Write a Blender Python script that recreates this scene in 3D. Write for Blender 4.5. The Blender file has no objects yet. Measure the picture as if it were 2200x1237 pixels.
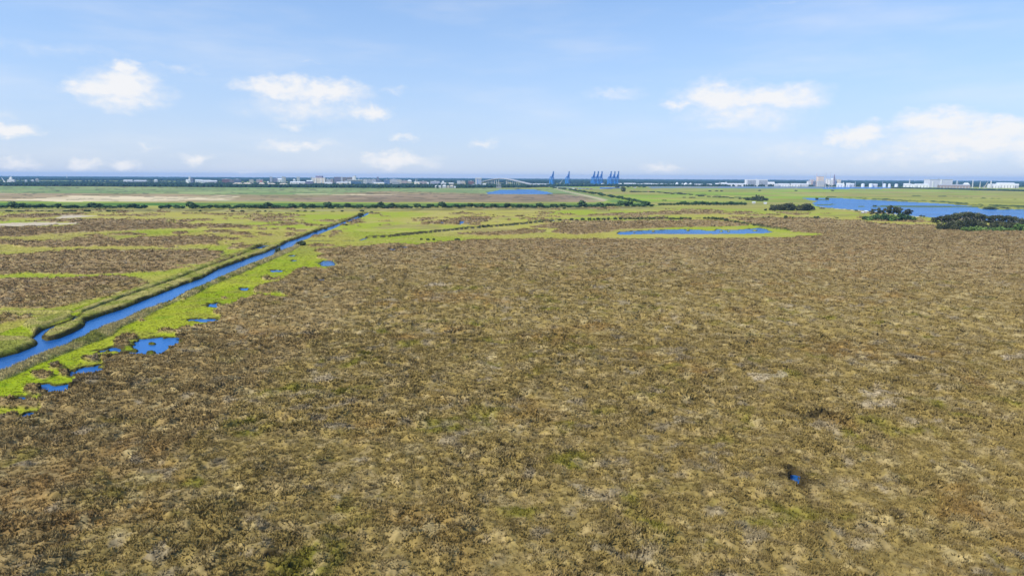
import bpy, math, random
import numpy as np
from mathutils import Matrix, Vector, Euler

# ------------------------------------------------------------------ camera, sky, sun, exposure
SC = bpy.context.scene
COL = SC.collection
F = 1467.0; CX = 1100.0; CY = 618.5; CAMH = 50.0
PITCH = math.atan((618.5 - 380.6) / F); ROLL = 0.0049
CM = Matrix.Rotation(math.pi / 2 - PITCH, 4, 'X') @ Matrix.Rotation(ROLL, 4, 'Z')
cam = bpy.data.cameras.new('camera'); cam.lens = 24.0; cam.sensor_width = 36.0
cam.clip_start = 1.0; cam.clip_end = 120000.0
camo = bpy.data.objects.new('camera', cam); COL.objects.link(camo)
camo.matrix_world = Matrix.Translation((0, 0, CAMH)) @ CM
SC.camera = camo

SUN_EL = math.radians(48); SUN_AZ = math.radians(-124)      # from +Y, negative = left
sd_ = Vector((math.sin(SUN_AZ) * math.cos(SUN_EL), math.cos(SUN_AZ) * math.cos(SUN_EL), math.sin(SUN_EL)))
sun = bpy.data.lights.new('sun', 'SUN'); sun.energy = 4.2; sun.angle = math.radians(0.5); sun.color = (1.0, 0.955, 0.88)
suno = bpy.data.objects.new('sun', sun); COL.objects.link(suno)
suno.rotation_euler = sd_.to_track_quat('Z', 'Y').to_euler()

SC.view_settings.view_transform = 'Standard'; SC.view_settings.look = 'None'
SC.view_settings.exposure = 0.35; SC.view_settings.gamma = 1.0

def ray(px, py):
    v = CM.to_3x3() @ Vector(((px - CX) / F, -(py - CY) / F, -1.0))
    return v
def G(px, py, z=0.0):                      # point of the ground plane z seen at a photograph pixel
    v = ray(px, py); t = (z - CAMH) / min(v.z, -1e-4)
    return (v.x * t, v.y * t)
def P(px, py, D):                          # point at forward distance D
    v = ray(px, py); t = D / v.y
    return Vector((v.x * t, D, CAMH + v.z * t))

W = bpy.data.worlds.new('World'); SC.world = W; W.use_nodes = True
nt = W.node_tree; nt.nodes.clear()
def nd(t, **k):
    n = nt.nodes.new(t)
    for a, b in k.items(): setattr(n, a, b)
    return n
def lk(a, b): nt.links.new(a, b)
def mth(op, a, b=None, c=None, clamp=False):
    n = nd('ShaderNodeMath', operation=op); n.use_clamp = clamp
    for i, s in enumerate((a, b, c)):
        if s is None: continue
        if isinstance(s, (int, float)): n.inputs[i].default_value = s
        else: lk(s, n.inputs[i])
    return n.outputs[0]
sky = nd('ShaderNodeTexSky', sky_type='NISHITA'); sky.sun_disc = False
sky.sun_elevation = SUN_EL; sky.sun_rotation = SUN_AZ
sky.altitude = 0; sky.air_density = 1.2; sky.dust_density = 0.3; sky.ozone_density = 3.0
tc = nd('ShaderNodeTexCoord')
skv = nd('ShaderNodeMapping'); skv.inputs['Location'].default_value = (0, 0, .10); lk(tc.outputs['Generated'], skv.inputs[0])
skn = nd('ShaderNodeVectorMath', operation='NORMALIZE'); lk(skv.outputs[0], skn.inputs[0]); lk(skn.outputs[0], sky.inputs[0])
sep = nd('ShaderNodeSeparateXYZ'); lk(tc.outputs['Generated'], sep.inputs[0])
az = mth('ARCTAN2', sep.outputs[0], sep.outputs[1]); el = mth('ARCSINE', sep.outputs[2])
cmb = nd('ShaderNodeCombineXYZ'); lk(az, cmb.inputs[0]); lk(el, cmb.inputs[1])
def noise(scale, detail, rough, vec, sy=1.0):
    mp = nd('ShaderNodeVectorMath', operation='MULTIPLY'); lk(vec, mp.inputs[0]); mp.inputs[1].default_value = (1, sy, 1)
    n = nd('ShaderNodeTexNoise'); n.inputs['Scale'].default_value = scale; n.inputs['Detail'].default_value = detail
    n.inputs['Roughness'].default_value = rough; lk(mp.outputs[0], n.inputs['Vector']); return n
wn = noise(26, 5, 0.6, cmb.outputs[0], 1.6)
ws = nd('ShaderNodeVectorMath', operation='SUBTRACT'); lk(wn.outputs['Color'], ws.inputs[0]); ws.inputs[1].default_value = (.5, .5, .5)
wm = nd('ShaderNodeVectorMath', operation='MULTIPLY'); lk(ws.outputs[0], wm.inputs[0]); wm.inputs[1].default_value = (.075, .042, 0)
wa = nd('ShaderNodeVectorMath', operation='ADD'); lk(cmb.outputs[0], wa.inputs[0]); lk(wm.outputs[0], wa.inputs[1])
CLOUDS = [(262,192,72,36,1.0),(205,196,55,16,.8),(312,196,26,24,.55),(268,156,22,18,1.0),
 (590,186,78,24,.9),(690,200,92,24,.8),(795,238,55,15,.7),(650,232,120,30,.45),(622,268,32,11,.4),
 (640,316,95,15,.55),(850,343,78,17,.75),(785,330,28,12,.5),(863,294,34,9,.45),(1033,307,30,12,.5),(418,336,40,12,.6),
 (268,351,32,11,.65),(185,353,26,10,.6),(42,351,38,11,.55),(20,277,38,15,.8),(315,321,34,9,.35),(530,367,36,9,.4),
 (1545,208,75,32,1.0),(1650,212,100,27,.9),(1452,228,32,13,.6),(1590,250,120,30,.5),
 (1830,288,56,22,.9),(2015,266,75,26,1.0),(2155,278,62,22,1.0),(2090,305,140,36,.7),(1940,335,170,30,.38),(2040,342,52,10,.55),
 (1425,362,44,12,.45),(1720,325,130,28,.3),(120,108,190,14,.2),(382,148,58,9,.28),(1320,200,56,12,.33),(850,197,30,7,.3),(660,132,46,4,.25),(1690,4,80,10,.18),
 (2320,300,120,40,.9),(2520,250,90,34,1.0),(-160,230,90,30,.9),(-330,320,120,22,.7)]
acc = None
for (cx, cy, rx, ry, st) in CLOUDS:
    r = ray(cx, cy).normalized(); u, w = math.atan2(r.x, r.y), math.asin(r.z)
    rx *= 1.42; ry *= 1.42; st = min(1.0, st * 1.2)
    s = nd('ShaderNodeVectorMath', operation='SUBTRACT'); lk(wa.outputs[0], s.inputs[0]); s.inputs[1].default_value = (u, w, 0)
    m = nd('ShaderNodeVectorMath', operation='MULTIPLY'); lk(s.outputs[0], m.inputs[0]); m.inputs[1].default_value = (F / rx, F / ry, 0)
    l = nd('ShaderNodeVectorMath', operation='LENGTH'); lk(m.outputs[0], l.inputs[0])
    e = mth('MULTIPLY', mth('SUBTRACT', 1.0, l.outputs['Value'], clamp=True), st)
    acc = e if acc is None else mth('MAXIMUM', acc, e)
fn = noise(60, 6, 0.62, cmb.outputs[0], 1.5)
shape = mth('ADD', acc, mth('MULTIPLY', mth('SUBTRACT', fn.outputs['Fac'], 0.5), mth('MULTIPLY', acc, 1.6, clamp=True)))
mr = nd('ShaderNodeMapRange', interpolation_type='SMOOTHSTEP'); lk(shape, mr.inputs[0])
mr.inputs[1].default_value = 0.0; mr.inputs[2].default_value = 0.80; mr.inputs[3].default_value = 0.0; mr.inputs[4].default_value = 0.88
# thin high veil
vn_ = noise(3.2, 5, 0.55, cmb.outputs[0], 5.0)
vm = nd('ShaderNodeMapRange', interpolation_type='SMOOTHSTEP'); lk(vn_.outputs['Fac'], vm.inputs[0])
vm.inputs[1].default_value = 0.42; vm.inputs[2].default_value = 0.85; vm.inputs[3].default_value = 0.0; vm.inputs[4].default_value = 0.35
alpha = mth('MAXIMUM', mr.outputs[0], vm.outputs[0])
SKYS = 0.14
tint = nd('ShaderNodeMix', data_type='RGBA', blend_type='MULTIPLY'); tint.inputs[0].default_value = 1.0
lk(sky.outputs[0], tint.inputs[6]); tint.inputs[7].default_value = (.83, 1.0, 1.16, 1)
hv = mth('MULTIPLY', mth('EXPONENT', mth('MULTIPLY', mth('MAXIMUM', el, 0.0), -1 / math.radians(8.0))), .95)
hm = nd('ShaderNodeMix', data_type='RGBA'); lk(hv, hm.inputs[0]); lk(tint.outputs[2], hm.inputs[6])
hm.inputs[7].default_value = (.655 / 1.275 / SKYS, .70 / 1.275 / SKYS, .80 / 1.275 / SKYS, 1)
mx = nd('ShaderNodeMix', data_type='RGBA'); lk(alpha, mx.inputs[0]); lk(hm.outputs[2], mx.inputs[6])
CW = 0.76 / SKYS
mx.inputs[7].default_value = (CW, CW * .985, CW * .975, 1)
bg = nd('ShaderNodeBackground'); bg.inputs[1].default_value = SKYS; lk(mx.outputs[2], bg.inputs[0])
wo = nd('ShaderNodeOutputWorld'); lk(bg.outputs[0], wo.inputs[0])

# ------------------------------------------------------------------ helpers
rnd = random.Random(7)
KAL = 1.4                                   # sunlit picture value of a white-ish ground / its albedo
def s2l(c):
    c = np.asarray(c, float) / 255.0
    return np.where(c <= 0.04045, c / 12.92, ((c + 0.055) / 1.055) ** 2.4)
def alb(r, g, b, k=None): return s2l((r, g, b)) / (k or KAL)

def tag(o, label=None, cat=None, group=None, kind=None):
    if label: o['label'] = label
    if cat: o['category'] = cat
    if group: o['group'] = group
    if kind: o['kind'] = kind
    return o
def link(name, me, parent=None, loc=None):
    o = bpy.data.objects.new(name, me); COL.objects.link(o)
    if parent: o.parent = parent
    if loc is not None: o.location = loc
    return o
def npmesh(name, V, tris=None, quads=None, col=None, mat=None, smooth=False):
    me = bpy.data.meshes.new(name)
    V = np.asarray(V, np.float32); me.vertices.add(len(V)); me.vertices.foreach_set('co', V.ravel())
    parts = []; n = 0; st = []
    if tris is not None and len(tris): parts.append(np.asarray(tris, np.int32).ravel()); st.append(np.arange(len(tris), dtype=np.int32) * 3); n += len(tris) * 3
    if quads is not None and len(quads): parts.append(np.asarray(quads, np.int32).ravel()); st.append(n + np.arange(len(quads), dtype=np.int32) * 4)
    L = np.concatenate(parts); S = np.concatenate(st)
    me.loops.add(len(L)); me.loops.foreach_set('vertex_index', L)
    me.polygons.add(len(S)); me.polygons.foreach_set('loop_start', S)
    if smooth: me.polygons.foreach_set('use_smooth', np.ones(len(S), bool))
    me.update(calc_edges=True)
    if col is not None:
        a = me.color_attributes.new('Col', 'FLOAT_COLOR', 'POINT')
        c = np.ones((len(V), 4), np.float32); c[:, :3] = col; a.data.foreach_set('color', c.ravel())
    if mat: me.materials.append(mat)
    return me

def mat_new(name):
    m = bpy.data.materials.new(name); m.use_nodes = True
    return m, m.node_tree, m.node_tree.nodes['Principled BSDF']
def mat_plain(name, rgb, rough=0.85, var=0.12, scale=0.3, metal=0.0):
    m, t, b = mat_new(name)
    n = t.nodes.new('ShaderNodeTexNoise'); n.inputs['Scale'].default_value = scale; n.inputs['Detail'].default_value = 4
    tcn = t.nodes.new('ShaderNodeTexCoord'); t.links.new(tcn.outputs['Object'], n.inputs['Vector'])
    r = t.nodes.new('ShaderNodeValToRGB'); c = np.array(rgb)
    r.color_ramp.elements[0].position = .3; r.color_ramp.elements[1].position = .7
    r.color_ramp.elements[0].color = (*np.clip(c * (1 - var), 0, 1), 1); r.color_ramp.elements[1].color = (*np.clip(c * (1 + var), 0, 1), 1)
    t.links.new(n.outputs['Fac'], r.inputs[0]); t.links.new(r.outputs[0], b.inputs['Base Color'])
    b.inputs['Roughness'].default_value = rough; b.inputs['Metallic'].default_value = metal
    return m
def mat_attr(name, rough=1.0, nscale=2.0, amt=0.25, spec=0.1, transl=0.0, bump=0.0, upn=0.0):
    m, t, b = mat_new(name)
    a = t.nodes.new('ShaderNodeVertexColor'); a.layer_name = 'Col'
    n = t.nodes.new('ShaderNodeTexNoise'); n.inputs['Scale'].default_value = nscale; n.inputs['Detail'].default_value = 5
    tcn = t.nodes.new('ShaderNodeTexCoord'); t.links.new(tcn.outputs['Object'], n.inputs['Vector'])
    mr_ = t.nodes.new('ShaderNodeMapRange'); mr_.inputs[1].default_value = .3; mr_.inputs[2].default_value = .7
    mr_.inputs[3].default_value = 1 - amt; mr_.inputs[4].default_value = 1 + amt; t.links.new(n.outputs['Fac'], mr_.inputs[0])
    v = t.nodes.new('ShaderNodeVectorMath'); v.operation = 'SCALE'
    t.links.new(a.outputs[0], v.inputs[0]); t.links.new(mr_.outputs[0], v.inputs['Scale'])
    t.links.new(v.outputs[0], b.inputs['Base Color'])
    b.inputs['Roughness'].default_value = rough; b.inputs['Specular IOR Level'].default_value = spec
    if bump:
        bp = t.nodes.new('ShaderNodeBump'); bp.inputs['Strength'].default_value = bump; bp.inputs['Distance'].default_value = 0.3
        t.links.new(n.outputs['Fac'], bp.inputs['Height']); t.links.new(bp.outputs[0], b.inputs['Normal'])
    if upn:                                   # dense tufts catch light from above rather than each blade's own plane
        gn = t.nodes.new('ShaderNodeNewGeometry'); m1 = t.nodes.new('ShaderNodeVectorMath'); m1.operation = 'ADD'; m1.inputs[1].default_value = (0, 0, upn); t.links.new(gn.outputs['Normal'], m1.inputs[0])
        m2 = t.nodes.new('ShaderNodeVectorMath'); m2.operation = 'NORMALIZE'; t.links.new(m1.outputs[0], m2.inputs[0]); t.links.new(m2.outputs[0], b.inputs['Normal'])
    if transl:
        tr = t.nodes.new('ShaderNodeBsdfTranslucent'); t.links.new(v.outputs[0], tr.inputs[0])
        ms = t.nodes.new('ShaderNodeMixShader'); ms.inputs[0].default_value = transl
        out = t.nodes['Material Output']; t.links.new(b.outputs[0], ms.inputs[1]); t.links.new(tr.outputs[0], ms.inputs[2]); t.links.new(ms.outputs[0], out.inputs[0])
    return m

# value noise ------------------------------------------------------
def _h(ix, iy, s):
    h = (ix.astype(np.int64) * 374761393 + iy.astype(np.int64) * 668265263 + s * 1274126177) & 0xffffffff
    h = ((h ^ (h >> 13)) * 1274126177) & 0xffffffff
    return ((h ^ (h >> 16)) & 0xffffff).astype(np.float64) / 0xffffff
def vn(x, y, wl, s=0):
    x = x / wl + s * 17.13; y = y / wl + s * 9.7
    c, sn = math.cos(s * 1.3 + .4), math.sin(s * 1.3 + .4); x, y = c * x - sn * y, sn * x + c * y
    ix = np.floor(x); iy = np.floor(y); fx = x - ix; fy = y - iy
    fx = fx * fx * (3 - 2 * fx); fy = fy * fy * (3 - 2 * fy)
    a = _h(ix, iy, s); b = _h(ix + 1, iy, s); c_ = _h(ix, iy + 1, s); d = _h(ix + 1, iy + 1, s)
    return (a + (b - a) * fx) * (1 - fy) + (c_ + (d - c_) * fx) * fy
def fbm(x, y, wl, s=0, o=3, g=0.5):
    t = 0; a = 1; w = 0
    for i in range(o):
        t = t + a * vn(x, y, wl / 2 ** i, s + i * 5); w += a; a *= g
    return t / w
def sst(a, b, x):
    t = np.clip((x - a) / (b - a), 0, 1); return t * t * (3 - 2 * t)

def sdf(poly, X, Y, margin):
    """signed distance to a world polygon, positive inside, -margin when far away"""
    p = np.asarray(poly, float); out = np.full(X.shape, -float(margin))
    m = (X > p[:, 0].min() - margin) & (X < p[:, 0].max() + margin) & (Y > p[:, 1].min() - margin) & (Y < p[:, 1].max() + margin)
    if not m.any(): return out
    x = X[m]; y = Y[m]; d2 = np.full(x.shape, 1e18); ins = np.zeros(x.shape, bool)
    for i in range(len(p)):
        x0, y0 = p[i]; x1, y1 = p[(i + 1) % len(p)]
        ex, ey = x1 - x0, y1 - y0; L = ex * ex + ey * ey + 1e-9
        t = np.clip(((x - x0) * ex + (y - y0) * ey) / L, 0, 1)
        d2 = np.minimum(d2, (x - x0 - t * ex) ** 2 + (y - y0 - t * ey) ** 2)
        if y0 != y1:
            c = ((y0 > y) != (y1 > y)) & (x < ex * (y - y0) / ey + x0); ins ^= c
    d = np.sqrt(d2); out[m] = np.where(ins, d, -np.minimum(d, margin)); return out

def pg(pts, z=0.0): return [G(a, b, z) for a, b in pts]
def ell(cx, cy, rx, ry, n=14): return [G(cx + rx * math.cos(i * 2 * math.pi / n), cy + ry * math.sin(i * 2 * math.pi / n)) for i in range(n)]
def strip(pts, w, z=0.0):
    """ribbon of world width w round a traced line"""
    q = [Vector(G(a, b, z)) for a, b in pts]; L = []; R = []
    for i, v in enumerate(q):
        t = (q[min(i + 1, len(q) - 1)] - q[max(i - 1, 0)]).normalized(); n = Vector((-t.y, t.x)) * w / 2
        L.append(tuple(v + n)); R.append(tuple(v - n))
    return L + R[::-1]

# ------------------------------------------------------------------ the lie of the land, traced from the photograph
CL = [(-420,905),(-200,835),(0,769),(41,758),(78,742),(81,736),(70,728),(90,711),(109,703),(155,689),(161,681),(170,681),(168,686),(157,692),(125,705),(100,715),(88,727),(98,733),(122,729),(155,716),(178,703),(181,697),(184,691),(220,678),(259,666),(323,640),(388,614),(434,598),(468,579),(502,567),(536,554),(570,543),(593,532.5),(604.5,527),(616,520),(645,511),(673,499.5),(695,491.6),(718,485),(741,476),(768,465),(786,458.6),(797,455)]
CR = [(-420,932),(-200,862),(0,791),(26,781),(78,758),(129,741),(166,724),(222,697),(246,690),(272,678),(305,663),(362,644),(400,624.5),(434,610),(479,590),(514,574.5),(548,561),(582,548),(600,538),(627,529),(639,520),(661,513),(684,504),(718,490.5),(736,482.5),(764,472),(786,463),(795,457.5)]
RB = [(-420,972),(-200,895),(0,820),(52,799),(85,781),(153,755),(197,737),(241,720),(259,704),(305,683),(362,654),(414,634),(454,613),(514,588),(586,556),(630,536),(645,527)]
DT = [(575,528),(548,538),(514,552),(461,571),(409,591),(388,600),(284,636),(246,650),(207,665),(170,679)]
canal = pg(CL) + pg(CR[20:])[::-1] + pg(CR[:20], 1.5)[::-1]
LAKE = [(1726,426),(1791,425.5),(1845,428),(1927,432.5),(2036,438.2),(2098,444),(2107,449),(2145,450),(2200,450),(2400,454),(2600,462),(2600,500),(2250,486),(2130,474),(2009,467.5),(1968,464.5),(1927,459.5),(1885,454.5),(1845,451.5),(1777,446),(1749,442),(1747,436),(1760,432),(1735,429)]
FPOND = [(1046,413.8),(1062,411),(1076,407.8),(1147,407.6),(1170,411.5),(1189,416),(1164,417.5),(1049,417)]
MPOND = [(1327,499.5),(1345,497.5),(1395,495),(1427,493.4),(1495,493.2),(1515,495.5),(1536,496.5),(1541,492.3),(1560,495),(1598,493.4),(1632,489.8),(1650,494),(1657,500),(1639,502),(1564,503.2),(1473,503.4),(1382,503.2),(1332,504.5)]
PONDS = [
 [(284,742),(290,735),(297,729),(318,724),(378,723),(386,732),(391,741),(362,752),(344,766),(290,769),(274,766),(246,757),(232,752),(209,759),(213,753),(240,745),(262,748),(270,755),(284,751)],
 [(152,800),(165,793),(181,787),(220,781),(224,790),(225,797),(204,806),(165,808)],
 [(96,825),(108,829),(117,829),(163,820),(150,834),(140,846),(106,847)],
 [(30,851),(49,846),(59,862),(34,862)],
 [(39,905),(55,897),(80,892),(77,900),(46,909)], [(55,885),(64,885),(62,892),(56,892)],
 [(391,686),(420,684),(452,683),(470,685),(462,690),(440,690),(425,688)],
]
EP = [(457,657,17,5),(526,622,9,3),(596,583,16,2.6),(704,566.5,17,6.5),(690,604,11,3),(843,538,13,3),(869,533.5,13,3),(783,539,6,2),(634,560,6,1.6),(630,550,5,1.3),(663,580,4,2.2),(348,555,6,2),(1754,904,23,7),(1712,1034,17,11),(1728,1043,11,10),(588,1208,9,5)]
MOTTLE = [(1102,475),(960,482),(985,470),(1052,478),(1150,474)]
water_polys = [canal, pg(LAKE), pg(FPOND), pg(MPOND)] + [pg(p, 0.3) for p in PONDS] + [ell(*e) for e in EP]
water_polys += [strip([(548,538),(560,533),(575,528)], 7)]
RIVER = pg([(1392,401.2),(1600,401.0),(1800,401.4),(1935,402.0),(1933,404.0),(1880,405.5),(1800,405.8),(1700,405.8),(1600,405.3),(1480,404.6),(1400,404.8)])
RIVER2 = pg([(1765,403.6),(1800,402.2),(1935,402.4),(1933,404.2),(1880,405.3),(1800,405.9),(1770,405.5)])
SLIP = pg([(1288,402.5),(1332,402.2),(1336,405),(1290,406)])
ISL = [pg([(1865,444),(1900,441.6),(1990,442.3),(2080,443.2),(2110,444.6),(2110,446),(2000,445.4),(1900,445.2)]), pg([(1745,439),(1790,438.2),(1800,440),(1760,441.4)]),
       pg([(1755,428.5),(1780,427.4),(1786,429.4),(1760,430.4)]), pg([(1842,443),(1858,442.6),(1858,444.2),(1843,444.2)]),
       ell(326,739,11,3), ell(325,759.5,10,5), pg([(259,752),(284,748),(299,753),(294,757),(262,757)]), ell(1404,497,5,1.5), ell(1478,495,5,1.4), ell(1362,500,2,1),ell(1550,497,4,2),ell(1566,497.5,4,1.2),
       ell(1622,495,6,1.3)]
BROWN_MAIN = [(-900,905),(0,898),(30,893),(40,906),(78,902),(90,885),(85,868),(100,855),(108,848),(140,846),(143,838),(163,820),(170,808),(204,806),(226,797),(222,782),(212,776),(245,768),(274,766),(290,769),(344,766),(392,741),(381,723),(372,712),(400,706),(440,703),(470,692),(475,683),(455,676),(465,665),(500,655),(520,645),(545,640),(560,640),(620,640),(600,633),(545,634),(548,622),(580,612),(612,602),(635,582),(655,575),(700,580),(722,572),(718,562),(680,556),(700,548),(668,542),(690,536),(735,533),(760,536),(800,528),(880,529),(920,524),(960,520),(1060,516),(1200,515.5),(1400,515),(1600,514.5),(1700,511.5),(1768,507),(1755,503),(1705,500),(1645,490),(1605,480),(1592,473),(1600,470),(1687,471),(1789,470),(1798,474),(1853,475),(1873,480),(1930,482.5),(2010,484),(2013,495),(2069,497),(2200,497),(2900,505),(2900,1400),(-900,1400)]
q4 = lambda pts, ox, oy, s: [(ox + a / s, oy + b / s) for a, b in pts]
BP = [q4([(0,108),(150,95),(480,88),(850,85),(830,100),(560,108),(430,130),(170,130),(0,120)],0,440,4.4),
 q4([(-900,215),(400,218),(700,205),(830,183),(600,168),(380,150),(700,140),(1400,145),(1500,160),(1900,200),(1850,225),(1500,238),(1100,255),(700,270),(400,285),(200,310),(-900,310)],0,440,4.4),
 q4([(-900,350),(100,345),(220,348),(620,345),(720,320),(1050,320),(1150,350),(1300,320),(1600,315),(1750,300),(2120,310),(2140,340),(2060,360),(2110,400),(1900,385),(1600,400),(1200,405),(900,405),(450,410),(200,405),(170,385),(-900,380)],0,440,4.4),
 q4([(-900,500),(0,490),(280,475),(450,455),(900,440),(1500,440),(2080,440),(2130,465),(1980,520),(1900,575),(1560,575),(1850,600),(1600,615),(1500,640),(1200,660),(850,675),(300,668),(-900,675)],0,440,4.4),
 q4([(-900,705),(500,710),(1080,690),(1330,715),(1380,725),(1280,745),(1440,765),(1200,825),(1060,850),(1070,885),(850,910),(720,945),(500,990),(250,1000),(-900,1010)],0,440,4.4),
 q4([(-900,1060),(0,1060),(300,1075),(360,1095),(250,1115),(0,1150),(-900,1180)],0,440,4.4),
 [(1140,487),(1200,479),(1290,475.5),(1420,474.5),(1500,474.5),(1545,476),(1590,481),(1610,486),(1500,489.5),(1440,490.5),(1330,494),(1310,500),(1240,506),(1180,501),(1200,493),(1140,490)],
 [(982,503),(1047,501),(1099,497),(1118,493),(1170,496),(1173,501),(1118,505),(1047,508),(982,505)],
 [(958,474),(1000,467),(1052,466),(1060,472),(1040,478),(1000,483),(905,484),(903,479)],
 [(-300,862),(0,862),(50,862),(85,870),(80,882),(0,884),(-300,890)]]
BE = [(121,794,14,4.5),(90,811,23,8),(78,842,29,13),(145,808,14,5),(197,777,21,6),(274,729,19,5),(261,742,17,8),(362,715,18,4.5),(305,691,9,2.5),(395,646,9,2.5),
 (482,643,11,2.6),(583,602,20,3.2),(280,506,42,1.6),(385,502,17,2.4),(475,498,25,2),(300,475,60,1.5),(565,494.5,11,1.3),(590,493.7,9,1.2),(624,494.3,8,1.6),(645,498,13,1.5),(563,503,13,1.6),(622,504,12,1.3),(572,507,14,1.2),(543,511,22,1.5),(470,499,24,2.2),(517,504,25,3),(590,475,48,2.3),(418,486,18,2),(440,474,26,1.6),(340,473,30,1.2),
 (690,530,30,2),(720,541,40,3),(760,535,28,2),(850,527,45,2),(950,525,22,1.8),(1010,478,14,1),(650,605,26,3),(1300,448,40,1.2),(1440,456,20,2.2),(1500,459,50,2.2),(1580,461,30,1.5),(1640,463,40,1.3),(1700,452,2,1),(1290,463,30,2),(1350,462,60,3),(1430,461,40,2),(60,617,1,1)]
SAND = [[(-300,479),(0,479.5),(60,479),(100,478.5),(187,480),(150,482.5),(110,486),(90,488),(0,487.5),(-300,488)],[(104,468.5),(135,464),(165,462),(220,464),(190,467),(115,470.5)]]
DISP = [(-1500,400.4),(0,400.5),(400,402.5),(800,404.5),(1000,405),(1130,404.5),(1185,405.5),(1225,414),(1262,422),(1300,431),(1290,434.5),(1180,435),(700,434.5),(400,433.5),(0,433.5),(-1500,433)]
FSAND = [[(70,424.5),(120,421.5),(400,423),(520,427),(480,431),(400,433),(180,433),(100,431),(20,430),(60,427)],[(660,417),(740,415.5),(830,417),(800,419.5),(720,419.6)]]
FTAN = [[(-300,414),(0,413.5),(400,417),(690,418),(830,412),(1040,416.5),(1165,418),(1225,421),(1290,433),(1180,434.5),(700,434),(400,433.8),(0,433),(-300,432)]]
FCLAY = [[(560,427),(700,421),(850,417.5),(1049,418),(1190,418.5),(1235,423),(1290,432),(1180,434.5),(700,434)]]

def pointmask(polys, X, Y, margin, amp, wl, seed):
    n = (fbm(X, Y, wl, seed, 3) - 0.5) * 2 * amp
    m = np.full(X.shape, -float(margin))
    for p in polys: m = np.maximum(m, sdf(p, X, Y, margin))
    return m + n

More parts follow.
